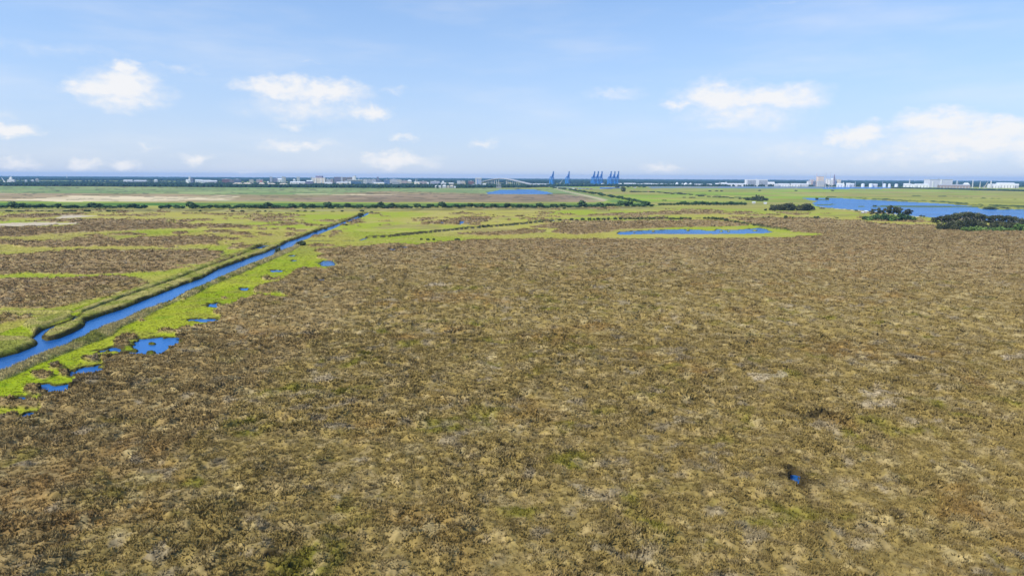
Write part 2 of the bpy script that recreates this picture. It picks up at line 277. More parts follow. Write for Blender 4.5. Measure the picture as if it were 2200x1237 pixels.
def classify(X, Y):
    """zone fields (signed metres) for world points; vegetation heights and albedo follow from them"""
    D = np.hypot(X, Y) + 1
    Z = {}
    far = np.clip(D / 300.0, 0.5, 12)
    nz = (fbm(X, Y, 5.0, 3, 3) - .5) * 2
    nzb = (fbm(X, Y, 26.0, 9, 3) - .5) * 2; nf = (fbm(X, Y, 1.7, 13, 2) - .5) * 2
    w = np.full(X.shape, -60.0)
    for i, p in enumerate(water_polys):
        s_ = sdf(p, X, Y, 60)
        a = 0.7 if i == 0 else (2.2 if i > 10 else (1.6 if i > 3 else 3.5))
        w = np.maximum(w, s_ + nz * a + (nf * 1.8 if i > 3 else 0))
    Z['flat'] = sdf(RIVER, X, Y, 60)
    for p in (RIVER2, SLIP): w = np.maximum(w, sdf(p, X, Y, 60))
    isl = np.full(X.shape, -60.0)
    for p in ISL: isl = np.maximum(isl, sdf(p, X, Y, 60))
    w = np.minimum(w, -(isl + nz * 0.8))
    # wet specks in the mottled patch
    mot = sdf(pg(BP[8]), X, Y, 60)
    w = np.maximum(w, np.where(mot > 3, (fbm(X, Y, 13, 31, 3) - 0.60) * 40, -60))
    Z['water'] = w
    Z['isl'] = isl
    b = np.full(X.shape, -60.0)
    b = np.maximum(b, sdf(pg(BROWN_MAIN), X, Y, 60))
    for p in BP: b = np.maximum(b, sdf(pg(p), X, Y, 60))
    for e in BE: b = np.maximum(b, sdf(ell(*e), X, Y, 60))
    am = np.clip(1.2 * far, 1.2, 9)
    b = b + nz * am * .6 + nzb * am * np.where((X < -150) & (Y > 150), 2.6, 1.0)
    # scattered brown streaks over the western and northern grass
    st = fbm(X, Y, 60, 41, 4, .6); stf = (fbm(X, Y, 17, 55, 3) - .5)
    stm = (X < -150) & (Y > 300) | (Y > 700)
    b = np.maximum(b, np.where(stm & (D < 1150), (st + .6 * stf - 0.645) * 90, -60))
    Z['brown'] = b
    Z['rb'] = sdf(pg(CR[:20], 1.5) + [G(640, 521)] + pg([(a, b_ + 3.5) for a, b_ in RB])[::-1], X, Y, 40) + nz * .6
    # strip between canal and parallel ditch, plus the reed edge beyond the ditch
    lsp = pg(CL[11:35]) + pg([(585,531)] + DT)
    Z['lb'] = sdf(lsp, X, Y, 40) + nz * .5
    Z['lb2'] = np.maximum(sdf(strip([(x - 4, y - 4.0) for x, y in DT], 5), X, Y, 40), sdf(strip([(-300,674),(0,674.5),(100,674),(160,675)], 4), X, Y, 40)) + nz * .7
    Z['lb2'] = np.maximum(Z['lb2'], sdf(pg([(110,700),(150,686),(156,680),(140,678),(100,683),(60,692),(45,702),(75,722),(92,708)]), X, Y, 40) + nz * .6)
    Z['lb2'] = np.maximum(Z['lb2'], sdf(pg([(-420,885),(-420,800),(0,728),(60,728),(79,734),(78,741),(41,757),(0,768)]), X, Y, 40) + nz * .6)
    Z['lb2'] = np.maximum(Z['lb2'], sdf(strip([(600,528),(645,509),(695,489.5),(741,474),(786,457)], 7), X, Y, 40) + nz * .6)
    Z['ditch'] = np.maximum(np.maximum(sdf(strip(DT, 2.6), X, Y, 20), sdf(strip([(-300,677),(0,678),(100,677.5),(166,679)], 1.8), X, Y, 20)),
                 sdf(strip([(657,518.5),(718,518),(773,517),(786,512.5),(836,509.5),(891,503.6),(945,498),(1000,492),(1054,488),(1109,483),(1164,477),(1199,473.5)], 3.2), X, Y, 20)) + nz * .5
    Z['dyke'] = np.maximum(sdf(strip([(782,511),(836,508),(891,502.6),(945,496.5),(1000,490.6),(1054,486.6),(1109,481.6),(1164,475.6),(1199,472),(1300,472),(1382,470),(1489,470),(1514,469),(1564,473.4),(1586,478.4),(1609,482.4),(1645,490),(1700,498)], 6), X, Y, 20), -20) + nz * 1.5
    Z['sand'] = np.maximum(sdf(pg(SAND[0]), X, Y, 60), sdf(pg(SAND[1]), X, Y, 60)) + nzb * 9
    Z['disp'] = sdf(pg(DISP), X, Y, 200)
    Z['fsand'] = np.maximum(sdf(pg(FSAND[0]), X, Y, 200), sdf(pg(FSAND[1]), X, Y, 200)) + (fbm(X * .4, Y, 90, 61, 5, .6) - .5) * 420
    Z['ftan'] = sdf(pg(FTAN[0]), X, Y, 200) + (fbm(X * .4, Y, 120, 65, 5, .6) - .5) * 380
    Z['fclay'] = sdf(pg(FCLAY[0]), X, Y, 200) + (fbm(X * .4, Y, 120, 66, 5, .6) - .5) * 300
    Z['dline'] = sdf(strip([(-1500,440.5),(0,440),(400,440),(1250,441),(1330,440)], 105), X, Y, 60)
    Z['bank'] = np.maximum(sdf(strip([(1182,404.8),(1225,412.5),(1262,420),(1300,428),(1345,437),(1400,444)], 46), X, Y, 60), -60)
    Z['path'] = sdf(strip([(1189,406),(1225,414.2),(1262,422.4),(1290,429),(1300,432)], 12), X, Y, 30)
    Z['scrub'] = np.maximum.reduce([sdf(pg([(1728,424.6),(1791,424),(1845,426.2),(1927,429.8),(2036,434.8),(2107,441),(2200,444),(2400,450),(2400,453),(2200,449.5),(2145,449.5),(2107,448.5),(2098,443.5),(2036,437.6),(1927,432),(1845,427.6),(1791,425)]), X, Y, 60) + nzb * 14,
        sdf(strip([(1960,421.5),(2020,423),(2080,425.5),(2140,428),(2200,430),(2400,436)], 26), X, Y, 60) + nzb * 12,
        sdf(strip([(1380,413.6),(1433,415),(1481,417.4),(1534,421.6),(1573,424),(1606,427)], 24), X, Y, 60) + nzb * 14,
        sdf(pg([(2105,447),(2125,444.5),(2165,445),(2172,448),(2150,450),(2115,449.4)]), X, Y, 60)])
    Z['shore'] = sdf(strip([(1755,443.6),(1777,447.4),(1845,453),(1885,456.2),(1927,461.2),(1968,466),(2009,469),(2130,476)], 13), X, Y, 40) + nz * 2
    return Z, D

PAL = dict(tan=alb(166,145,98), olive=alb(143,122,56), dark=alb(106,88,52), grey=alb(156,142,116), rust=alb(152,114,62), moss=alb(124,120,36), purple=alb(158,131,90), straw=alb(180,160,110))
BARE = [(1650,816,42,9),(1760,823,18,5),(1885,852,40,7),(1900,880,46,10),(1975,917,44,6),(2180,776,34,9),(700,824,36,8),(940,617,26,4),(1290,622,24,3)]
def mixc(c, d, t): return c + (d - c) * t[:, None]
def brown_alb(X, Y, D):
    n = len(X); c = np.tile(PAL['olive'] * .62 + PAL['tan'] * .38, (n, 1))
    pb = sst(260, 520, D) * .75                                     # further out the plants are browner and less green
    pb = np.maximum(pb, np.where(X < -190 + 0.02 * Y, .85, 0) * sst(180, 260, Y)); pb = np.where((X < -60) & (Y < 320), np.maximum(pb, .45), pb)
    c = mixc(c, np.tile(PAL['purple'], (n, 1)), pb)
    k = 1 - pb * .75
    c = mixc(c, np.tile(PAL['moss'], (n, 1)), sst(.6, .82, fbm(X, Y, 9, 71, 4)) * .75 * k)
    c = mixc(c, np.tile(PAL['rust'], (n, 1)), sst(.62, .84, fbm(X, Y, 18, 73, 3)) * .5)
    c = mixc(c, np.tile(PAL['tan'], (n, 1)), sst(.46, .74, fbm(X, Y, 2.4, 75, 4)) * .75)
    c = mixc(c, np.tile(PAL['dark'], (n, 1)), sst(.56, .75, fbm(X, Y, 2.2, 77, 3)) * .42)
    c = mixc(c, np.tile(PAL['grey'], (n, 1)), sst(.62, .8, fbm(X, Y, 4.2, 79, 4)) * .65)
    c = mixc(c, np.tile(PAL['straw'], (n, 1)), sst(.64, .76, fbm(X, Y, 3.6, 83, 4) + .06 * sst(20, 140, X)) * .7)
    bare = np.full(n, -9.0)
    for e in BARE: bare = np.maximum(bare, sdf(ell(*e), X, Y, 9))
    c = mixc(c, np.tile(alb(205,188,160), (n, 1)), sst(-.8, 1.2, bare + (fbm(X, Y, 1.8, 157, 3) - .5) * 6) * .5)
    v = 1.02 + .52 * (fbm(X, Y, 2.0, 131, 3) - .5) + .5 * (fbm(X, Y, 1.1, 133, 2) - .5)
    return c * v[:, None]

def shade(X, Y):
    Z, D = classify(X, Y)
    n = len(X)
    def T(*c): return np.tile(alb(*c), (n, 1))
    n1 = fbm(X, Y, 30, 91, 4); n2 = fbm(X, Y, 120, 93, 4); n3 = fbm(X, Y, 6, 95, 3); n4 = fbm(X, Y, 1.6, 97, 2)
    h = 0.35 + 0.12 * n3
    # grass: vivid by the canal, yellower farther out and to the west
    c = mixc(T(152,168,22), T(168,174,42), sst(.4, .7, n1))
    c = mixc(c, T(112,146,16), sst(.6, .8, n3) * .5); c = mixc(c, T(158,150,62), sst(.5, .7, fbm(X, Y, 11, 151, 4)) * .55); c = mixc(c, T(92,88,36), sst(.68, .76, fbm(X, Y, 2.2, 153, 3)) * .6)
    wst = np.where(X < -150 - 0.06 * Y, 1.0, 0.0); t = np.maximum(sst(330, 620, D), wst)
    g2 = mixc(T(178,168,76), T(160,170,48), sst(.4, .62, n2)); g2 = mixc(g2, T(186,172,96), sst(.5, .75, n1) * .7)
    g2 = mixc(g2, T(150,135,84), sst(.6, .75, fbm(X, Y, 45, 99, 4)) * .6)
    c = mixc(c, g2, t)
    f = sst(1000, 1500, D)
    g3 = mixc(T(160,160,72), T(146,168,52), sst(.42, .6, fbm(X, Y, 300, 101, 3))); g3 = mixc(g3, T(174,154,96), sst(.5, .7, fbm(X * .5, Y, 160, 103, 4)) * .65)
    c = mixc(c, g3, f)
    belt_ = sst(-30, 30, sdf(strip([(-1500,452.5),(0,452.5),(700,452),(1000,449.5),(1400,447)], 90), X, Y, 60)); c = mixc(c, mixc(T(166,158,98), T(118,112,62), sst(.5, .66, fbm(X, Y, 24, 141, 3))), belt_ * .9)
    # belt between tree line and marsh
    # disposal basin
    dm = sst(-15, 15, Z['disp']); c = mixc(c, mixc(T(130,151,88), T(150,162,100), sst(.4, .6, fbm(X, Y, 200, 105, 4))), dm)
    c = mixc(c, mixc(T(176,154,114), T(152,138,92), sst(.4, .65, fbm(X, Y, 110, 107, 4))), sst(-20, 20, Z['ftan']) * (Z['disp'] > -5))
    c = mixc(c, mixc(T(160,138,106), T(136,118,88), sst(.5, .7, fbm(X, Y, 40, 109, 4))), sst(-20, 20, Z['fclay']) * (Z['disp'] > -5))
    c = mixc(c, T(222,202,160), sst(-8, 12, Z['fsand']) * (Z['disp'] > -5))
    stk = fbm(X * .35, Y, 45, 143, 4); c = c * (1 + (stk - .5) * .7 * sst(900, 1500, D))[:, None]
    spk = sst(.66, .72, fbm(X, Y, 26, 145, 3)) * sst(1300, 1700, D) * (Z['disp'] > 0); c = mixc(c, T(84,84,58), spk * .75)
    c = mixc(c, mixc(T(84,124,44), T(118,140,60), sst(.4, .7, n2)), sst(-6, 6, Z['dline']))
    h = h + 2.2 * sst(0, 40, Z['dline'])
    c = mixc(c, mixc(T(112,142,66), T(140,150,80), sst(.4, .7, n2)), sst(-6, 6, Z['bank'])); h = h + 3.2 * sst(0, 22, Z['bank'])
    c = mixc(c, T(190,176,140), sst(-2, 2, Z['path']))
    sc = sst(0, 6, Z['scrub']) * sst(.30, .46, fbm(X, Y, 22, 111, 3)); c = mixc(c, T(62,84,48), sc); h = h + sc * (1.2 + 2.6 * n3)
    # brown marsh
    bm = sst(-.4, .8, Z['brown']); c = mixc(c, brown_alb(X, Y, D), bm)
    cl = fbm(X, Y, 2.9, 115, 3); cb = fbm(X, Y, 9, 117, 3)
    h = h + bm * (.2 + 1.05 * sst(.25, .8, cl) * (.5 + cb) + .22 * n4)
    # reed banks
    rd = mixc(T(200,184,124), T(150,152,72), sst(.45, .65, n3 * .5 + n1 * .5))
    rm = sst(-.3, .8, Z['rb']); c = mixc(c, rd, rm); rq = sst(-.3, 2.4, Z['rb']); h = h * (1 - rq) + rq * (1.15 + .5 * n3) + rm * .4 * n4
    ld = mixc(T(184,172,98), T(154,156,66), sst(.4, .65, n3)); lm = sst(-.3, .9, np.maximum(Z['lb'], Z['lb2'])) * (1 - rm)
    c = mixc(c, ld, lm); lq = sst(-.3, 1.6, np.maximum(Z['lb'], Z['lb2'])) * (1 - rq); h = h * (1 - lq) + lq * (1.05 + .45 * n3) + lm * .35 * n4
    dk = sst(-.2, .8, Z['dyke']); c = mixc(c, mixc(T(98,94,52), T(70,74,38), n3), dk); h = h + dk * (.5 + 1.2 * n3)
    dt = sst(-.2, .5, Z['ditch']); c = mixc(c, T(70,58,40), dt); h = h * (1 - dt) - .3 * dt
    sm = sst(0, 6, Z['sand']); c = mixc(c, T(206,190,160), sm); h = h * (1 - sm) + .2 * sm
    fl = sst(-10, 10, Z['flat']); c = mixc(c, mixc(T(118,140,158), T(150,150,140), sst(.5, .65, fbm(X, Y, 160, 121, 3))), fl)
    im = sst(-2, 2, Z['isl']) * (D > 900); c = mixc(c, T(92,112,58), im)
    sh = sst(0, 3, Z['shore']); c = mixc(c, mixc(T(215,205,185), T(110,105,70), sst(.45, .6, n3)), sh)
    # green bright specks inside mottled ground & muddy water edge, bank shade and reflection painted in
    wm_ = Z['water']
    mud_shade = sst(-1.5, -.35, wm_) * (D < 900); c = mixc(c, T(66,56,34), mud_shade * .85)
    h = np.where(wm_ > -.15, h * (1 - sst(-.15, .25, wm_)) - .9 * sst(-.15, .25, wm_), h)
    return h, c, Z, D

# ------------------------------------------------------------------ ground sheet
NU = 1500
us = np.linspace(-1.22, 1.22, NU)
v0, v1 = 34150 / 62.0, 34150 / 4300.0
ys = 34150 / np.arange(v0, v1, -0.5); ys = np.concatenate([ys, np.geomspace(4400, 17000, 34)])
NY = len(ys); YY, UU = np.meshgrid(ys, us, indexing='ij')
X = (UU * YY).ravel(); Y = YY.ravel()
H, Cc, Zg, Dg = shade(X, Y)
ii = (np.arange(NY - 1)[:, None] * NU + np.arange(NU - 1)[None, :]).ravel()
quads = np.stack([ii, ii + 1, ii + NU + 1, ii + NU], 1)
GM = mat_attr('marsh_ground', nscale=1.3, amt=.22, bump=.5)
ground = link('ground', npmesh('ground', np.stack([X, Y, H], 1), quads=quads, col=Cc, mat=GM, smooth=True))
tag(ground, kind='structure')

# ------------------------------------------------------------------ water (one level sheet; only the cut channels and ponds show it)
m, t, b = mat_new('open_water')
b.inputs['Roughness'].default_value = 0.5; b.inputs['Specular IOR Level'].default_value = 0.0
geo = t.nodes.new('ShaderNodeNewGeometry')
n_ = t.nodes.new('ShaderNodeTexNoise'); n_.inputs['Scale'].default_value = .8; n_.inputs['Detail'].default_value = 6; t.links.new(geo.outputs['Position'], n_.inputs['Vector'])
bp = t.nodes.new('ShaderNodeBump'); bp.inputs['Strength'].default_value = .5; bp.inputs['Distance'].default_value = .25
t.links.new(n_.outputs['Fac'], bp.inputs['Height'])
n2_ = t.nodes.new('ShaderNodeTexNoise'); n2_.inputs['Scale'].default_value = .012; n2_.inputs['Detail'].default_value = 5; t.links.new(geo.outputs['Position'], n2_.inputs['Vector'])
r_ = t.nodes.new('ShaderNodeValToRGB'); r_.color_ramp.elements[0].position = .38; r_.color_ramp.elements[1].position = .62
r_.color_ramp.elements[0].color = (.008, .062, .21, 1); r_.color_ramp.elements[1].color = (.016, .115, .35, 1)
t.links.new(n2_.outputs['Fac'], r_.inputs[0]); t.links.new(r_.outputs[0], b.inputs['Base Color'])
gl = t.nodes.new('ShaderNodeBsdfGlossy'); gl.inputs['Roughness'].default_value = .12; gl.inputs['Color'].default_value = (.55, .78, 1.0, 1); t.links.new(bp.outputs[0], gl.inputs['Normal'])
fr = t.nodes.new('ShaderNodeFresnel'); fr.inputs['IOR'].default_value = 1.33
mn = t.nodes.new('ShaderNodeMath'); mn.operation = 'MINIMUM'; mn.inputs[1].default_value = .46; t.links.new(fr.outputs[0], mn.inputs[0])
ms = t.nodes.new('ShaderNodeMixShader'); t.links.new(mn.outputs[0], ms.inputs[0]); t.links.new(b.outputs[0], ms.inputs[1]); t.links.new(gl.outputs[0], ms.inputs[2])
t.links.new(ms.outputs[0], t.nodes['Material Output'].inputs[0])
WM = m
wv = [(-70, 55, 0), (70, 55, 0), (6200, 4250, 0), (-6200, 4250, 0)]
water = link('water', npmesh('water', wv, quads=[(0, 1, 2, 3)], mat=WM)); tag(water, kind='structure')

# ------------------------------------------------------------------ marsh plants standing on the ground
def blades(px, py, pz, n, hgt, wid, lean, col, seed, jit=.18):
    """n narrow blades per tuft; arrays of tuft positions, heights, widths and colours"""
    g = np.random.default_rng(seed); N = len(px) * n
    bx = np.repeat(px, n); by = np.repeat(py, n); bz = np.repeat(pz, n); hh = np.repeat(hgt, n) * g.uniform(.55, 1.15, N); ww = np.repeat(wid, n)
    a = g.uniform(0, 2 * math.pi, N); r = g.uniform(0, 1, N) ** .5 * ww * 1.3
    ox = bx + np.cos(a) * r; oy = by + np.sin(a) * r
    f = a + g.normal(0, .8, N); le = g.uniform(.1, 1, N) * lean * hh
    tx = ox + np.cos(f) * le; ty = oy + np.sin(f) * le; tz = bz + hh
    s = g.uniform(0, math.pi, N); dx = np.cos(s) * ww * .42; dy = np.sin(s) * ww * .42
    V = np.empty((N, 3, 3), np.float32)
    V[:, 0] = np.stack([ox - dx, oy - dy, bz - .1], 1); V[:, 1] = np.stack([ox + dx, oy + dy, bz - .1], 1); V[:, 2] = np.stack([tx, ty, tz], 1)
    c = np.repeat(col, n, 0) * (1 + g.normal(0, jit, N))[:, None].clip(.4, 1.7)
    return V.reshape(-1, 3), np.repeat(c, 3, 0)
def scatter(rho, y0, y1, seed, ucap=.86):
    g = np.random.default_rng(seed); area = ucap * (y1 * y1 - y0 * y0)
    N = int(rho * area); y = np.sqrt(g.uniform(y0 * y0, y1 * y1, N)); return g.uniform(-ucap, ucap, N) * y, y
PM = mat_attr('marsh_plants', nscale=3, amt=.2, transl=.22, upn=1.9)
Vs = []; Cs = []; RV = []; RC = []; GV = []; GC = []
def hgt_at(x, y): 
    h, c, Z, D = shade(x, y); return h, c, Z, D
for (rho, y0, y1, nb, hs, wsx, seed) in [(4.4, 66, 125, 9, .34, .26, 1), (2.6, 125, 210, 8, .40, .38, 2), (.7, 210, 360, 7, .48, .5, 3), (.22, 360, 700, 7, .55, .9, 4), (.035, 700, 1150, 6, 1.0, 2.0, 5)]:
    x, y = scatter(rho, y0, y1, seed)
    h, c, Z, D = hgt_at(x, y)
    g = np.random.default_rng(seed + 50)
    k = (Z['brown'] > .2) & (Z['water'] < -.4) & (np.maximum(Z['rb'], Z['lb']) < 0)
    dens = fbm(x, y, 2.9, 115, 3)
    k &= g.uniform(0, 1, len(x)) < .35 + 1.1 * dens
    x, y, h, c = x[k], y[k], h[k], c[k]
    sc = g.uniform(.6, 1.35, len(x)) * (.55 + .9 * fbm(x, y, 9, 117, 3))
    c = c * g.uniform(.82, 1.28, (len(x), 1))
    v, cc = blades(x, y, h, nb, hs * sc, wsx * sc, 1.25, c, seed + 9); Vs.append(v); Cs.append(cc)
    k = None
V = np.concatenate(Vs); C_ = np.concatenate(Cs)
o = link('marsh_shrubs', npmesh('marsh_shrubs', V, tris=np.arange(len(V)).reshape(-1, 3), col=C_, mat=PM))
tag(o, 'dense low brown and olive marsh plants covering the open flat', 'marsh plants', kind='stuff')
# reeds on the canal banks
for (rho, y0, y1, seed, wd) in [(7, 120, 260, 21, .22), (2.6, 260, 480, 22, .4), (.8, 480, 960, 23, .8)]:
    g = np.random.default_rng(seed); N = int(rho * (y1 - y0) * 95)
    y = g.uniform(y0, y1, N); x = -150 - (y - 180) * .075 + g.uniform(-45, 50, N)
    h, c, Z, D = hgt_at(x, y)
    z = np.maximum(Z['rb'], np.maximum(Z['lb'], Z['lb2'])); k = (z > .2) & (Z['water'] < -.3) & (Z['ditch'] < -.2)
    tall = np.where(Z['rb'] > 0, 1.0, .55)[k]
    x, y, h, c = x[k], y[k], h[k], c[k]
    v, cc = blades(x, y, h - .3, 6, tall * g.uniform(.5, 1.25, len(x)), np.full(len(x), wd), .35, c * g.uniform(.85, 1.35, (len(x), 1)), seed + 4); RV.append(v); RC.append(cc)
V = np.concatenate(RV); C_ = np.concatenate(RC)
o = link('reeds', npmesh('reeds', V, tris=np.arange(len(V)).reshape(-1, 3), col=C_, mat=PM))
tag(o, 'tall pale green reeds lining both banks of the straight canal', 'reeds', kind='stuff')
# short green grass
for (rho, y0, y1, seed, wd) in [(1.6, 105, 300, 31, .22), (.35, 300, 620, 32, .5)]:
    x, y = scatter(rho, y0, y1, seed, .86); k = x < 20 + .1 * y; x, y = x[k], y[k]
    h, c, Z, D = hgt_at(x, y)
    k = (Z['brown'] < -.3) & (Z['water'] < -.3) & (np.maximum(Z['rb'], np.maximum(Z['lb'], Z['lb2'])) < 0)
    g = np.random.default_rng(seed + 3); x, y, h, c = x[k], y[k], h[k], c[k]
    v, cc = blades(x, y, h, 4, g.uniform(.12, .34, len(x)), np.full(len(x), wd), .9, c, seed + 4, .12); GV.append(v); GC.append(cc)
V = np.concatenate(GV); C_ = np.concatenate(GC)
o = link('marsh_grass', npmesh('marsh_grass', V, tris=np.arange(len(V)).reshape(-1, 3), col=C_, mat=PM))
tag(o, 'short vivid green grass between the canal and the brown marsh', 'grass', kind='stuff')
#PART2
# ------------------------------------------------------------------ mesh builder for built things
class MB:
    def __init__(s): s.v = []; s.f = []
    def quadbox(s, b, t):                       # b, t: four lower and four upper corners
        i = len(s.v); s.v += [tuple(p) for p in b] + [tuple(p) for p in t]
        s.f += [(i+3,i+2,i+1,i), (i+4,i+5,i+6,i+7), (i,i+1,i+5,i+4), (i+1,i+2,i+6,i+5), (i+2,i+3,i+7,i+6), (i+3,i,i+4,i+7)]
        return s
    def box(s, x0, x1, y0, y1, z0, z1, tx=0, ty=0):
        return s.quadbox([(x0,y0,z0),(x1,y0,z0),(x1,y1,z0),(x0,y1,z0)], [(x0+tx,y0+ty,z1),(x1-tx,y0+ty,z1),(x1-tx,y1-ty,z1),(x0+tx,y1-ty,z1)])
    def beam(s, a, b, w, w2=None):
        a = Vector(a); b = Vector(b); w2 = w if w2 is None else w2; d = (b - a).normalized()
        u = d.cross(Vector((0, 0, 1)) if abs(d.z) < .95 else Vector((0, 1, 0))).normalized(); v = d.cross(u)
        return s.quadbox([a + (-u - v) * w / 2, a + (u - v) * w / 2, a + (u + v) * w / 2, a + (-u + v) * w / 2],
                         [b + (-u - v) * w2 / 2, b + (u - v) * w2 / 2, b + (u + v) * w2 / 2, b + (-u + v) * w2 / 2])
    def cyl(s, x, y, z0, z1, r0, r1=None, n=12, cap=True):
        r1 = r0 if r1 is None else r1; i = len(s.v)
        for z, r in ((z0, r0), (z1, r1)):
            for k in range(n): a = 2 * math.pi * k / n; s.v.append((x + r * math.cos(a), y + r * math.sin(a), z))
        for k in range(n): s.f.append((i + k, i + (k + 1) % n, i + n + (k + 1) % n, i + n + k))
        if cap: s.f.append(tuple(i + n + k for k in range(n))); s.f.append(tuple(i + k for k in reversed(range(n))))
        return s
    def gable(s, x0, x1, y0, y1, z0, z1, along='x', ov=.6):
        i = len(s.v)
        if along == 'x':
            ym = (y0 + y1) / 2; s.v += [(x0-ov,y0-ov,z0),(x1+ov,y0-ov,z0),(x1+ov,y1+ov,z0),(x0-ov,y1+ov,z0),(x0-ov,ym,z1),(x1+ov,ym,z1)]
            s.f += [(i,i+1,i+5,i+4),(i+2,i+3,i+4,i+5),(i+3,i,i+4),(i+1,i+2,i+5),(i+3,i+2,i+1,i)]
        else:
            xm = (x0 + x1) / 2; s.v += [(x0-ov,y0-ov,z0),(x1+ov,y0-ov,z0),(x1+ov,y1+ov,z0),(x0-ov,y1+ov,z0),(xm,y0-ov,z1),(xm,y1+ov,z1)]
            s.f += [(i+3,i,i+4,i+5),(i+1,i+2,i+5,i+4),(i,i+1,i+4),(i+2,i+3,i+5),(i+3,i+2,i+1,i)]
        return s
    def dome(s, x, y, z0, r, hh, n=14, m=4):
        i = len(s.v)
        for j in range(m):
            a = j / m * math.pi / 2
            for k in range(n): b = 2 * math.pi * k / n; s.v.append((x + r * math.cos(a) * math.cos(b), y + r * math.cos(a) * math.sin(b), z0 + hh * math.sin(a)))
        s.v.append((x, y, z0 + hh))
        for j in range(m - 1):
            for k in range(n): s.f.append((i + j*n + k, i + j*n + (k+1) % n, i + (j+1)*n + (k+1) % n, i + (j+1)*n + k))
        for k in range(n): s.f.append((i + (m-1)*n + k, i + (m-1)*n + (k+1) % n, i + m*n))
        return s
    def build(s, name, mat, parent=None):
        me = bpy.data.meshes.new(name); me.from_pydata(s.v, [], s.f); me.materials.append(mat); me.update()
        return link(name, me, parent)
def thing(name, label, cat, loc=(0, 0, 0), rz=0.0, group=None):
    o = bpy.data.objects.new(name, None); COL.objects.link(o); o.location = loc; o.rotation_euler = (0, 0, rz)
    return tag(o, label, cat, group)

# ------------------------------------------------------------------ trees
LEAF = {}
def leafmat(name, dark, light):
    m, t, b = mat_new(name)
    n = t.nodes.new('ShaderNodeTexNoise'); n.inputs['Scale'].default_value = 5.0; n.inputs['Detail'].default_value = 3
    tcn = t.nodes.new('ShaderNodeTexCoord'); oi = t.nodes.new('ShaderNodeObjectInfo')
    ad = t.nodes.new('ShaderNodeVectorMath'); ad.operation = 'ADD'; t.links.new(tcn.outputs['Object'], ad.inputs[0]); t.links.new(oi.outputs['Location'], ad.inputs[1]); t.links.new(ad.outputs[0], n.inputs['Vector'])
    mr_ = t.nodes.new('ShaderNodeMath'); mr_.operation = 'MULTIPLY_ADD'; t.links.new(oi.outputs['Random'], mr_.inputs[0]); mr_.inputs[1].default_value = .35; mr_.inputs[2].default_value = -.17
    a2 = t.nodes.new('ShaderNodeMath'); a2.operation = 'ADD'; t.links.new(n.outputs['Fac'], a2.inputs[0]); t.links.new(mr_.outputs[0], a2.inputs[1])
    r = t.nodes.new('ShaderNodeValToRGB'); r.color_ramp.elements[0].position = .32; r.color_ramp.elements[1].position = .72
    r.color_ramp.elements[0].color = (*dark, 1); r.color_ramp.elements[1].color = (*light, 1)
    t.links.new(a2.outputs[0], r.inputs[0]); t.links.new(r.outputs[0], b.inputs['Base Color']); b.inputs['Roughness'].default_value = .8; b.inputs['Specular IOR Level'].default_value = .15
    return m
L_BROAD = leafmat('broad_leaves', (.030, .066, .022), (.085, .150, .045))
L_PINE = leafmat('pine_needles', (.034, .042, .018), (.095, .100, .042))
L_BUSH = leafmat('scrub_leaves', (.036, .052, .020), (.095, .112, .042))
L_LIME = leafmat('young_leaves', (.07, .13, .025), (.16, .24, .06))
L_FAR = leafmat('woodland_leaves', (.020, .048, .030), (.050, .095, .048))
BARK = mat_plain('bark', (.10, .085, .07), .95, .25, 3)
PBARK = mat_plain('grey_pine_bark', (.34, .29, .24), .95, .2, 3)

def crown_mesh(name, seed, kind, n, mat, ls):
    """leaf sprays on several uneven lobes; unit height, unit width; foot at z = 0"""
    g = np.random.default_rng(seed); lobes = []
    if kind == 'broad':
        lobes = [(0, 0, .55, .34, .38)] + [(g.uniform(-.27, .27), g.uniform(-.27, .27), g.uniform(.32, .78), g.uniform(.13, .24), g.uniform(.12, .22)) for _ in range(9)]
    elif kind == 'bush':
        lobes = [(0, 0, .35, .40, .42)] + [(g.uniform(-.32, .32), g.uniform(-.32, .32), g.uniform(.18, .66), g.uniform(.12, .22), g.uniform(.16, .3)) for _ in range(8)]
    elif kind == 'pine':
        lobes = [(g.uniform(-.38, .38), g.uniform(-.38, .38), g.uniform(.46, .9), g.uniform(.12, .22), g.uniform(.05, .09)) for _ in range(18)] + [(0, 0, .86, .3, .12)]
    elif kind == 'tallpine':
        lobes = [(g.uniform(-.3, .3), g.uniform(-.3, .3), .55 + .42 * i / 9, g.uniform(.14, .26), g.uniform(.03, .06)) for i in range(10)]
    w = np.array([l[3] * l[3] * l[4] ** .5 for l in lobes]); idx = g.choice(len(lobes), n, p=w / w.sum()); Lb = np.array(lobes)[idx]
    d = g.normal(size=(n, 3)); d /= np.linalg.norm(d, axis=1)[:, None]; r = g.uniform(.55, 1.08, n)[:, None]
    c = Lb[:, :3] + d * r * Lb[:, [3, 3, 4]]; c[:, 2] = np.clip(c[:, 2], .03, 1.02)
    nn = d + g.normal(size=(n, 3)) * .55 + (0, 0, .3); nn /= np.linalg.norm(nn, axis=1)[:, None]
    up = g.normal(size=(n, 3)); a = np.cross(nn, up); a /= np.linalg.norm(a, axis=1)[:, None]; b = np.cross(nn, a)
    s = (g.uniform(.6, 1.35, n) * ls)[:, None]
    asp = .75 if kind in ('pine', 'tallpine') else 1
    b2 = b * asp
    V = np.stack([c - a * s - b2 * s * .6, c + a * s * .7 - b2 * s, c + a * s + b2 * s * .7, c - a * s * .6 + b2 * s], 1).reshape(-1, 3)
    return npmesh(name, V, quads=np.arange(4 * n).reshape(-1, 4), mat=mat)
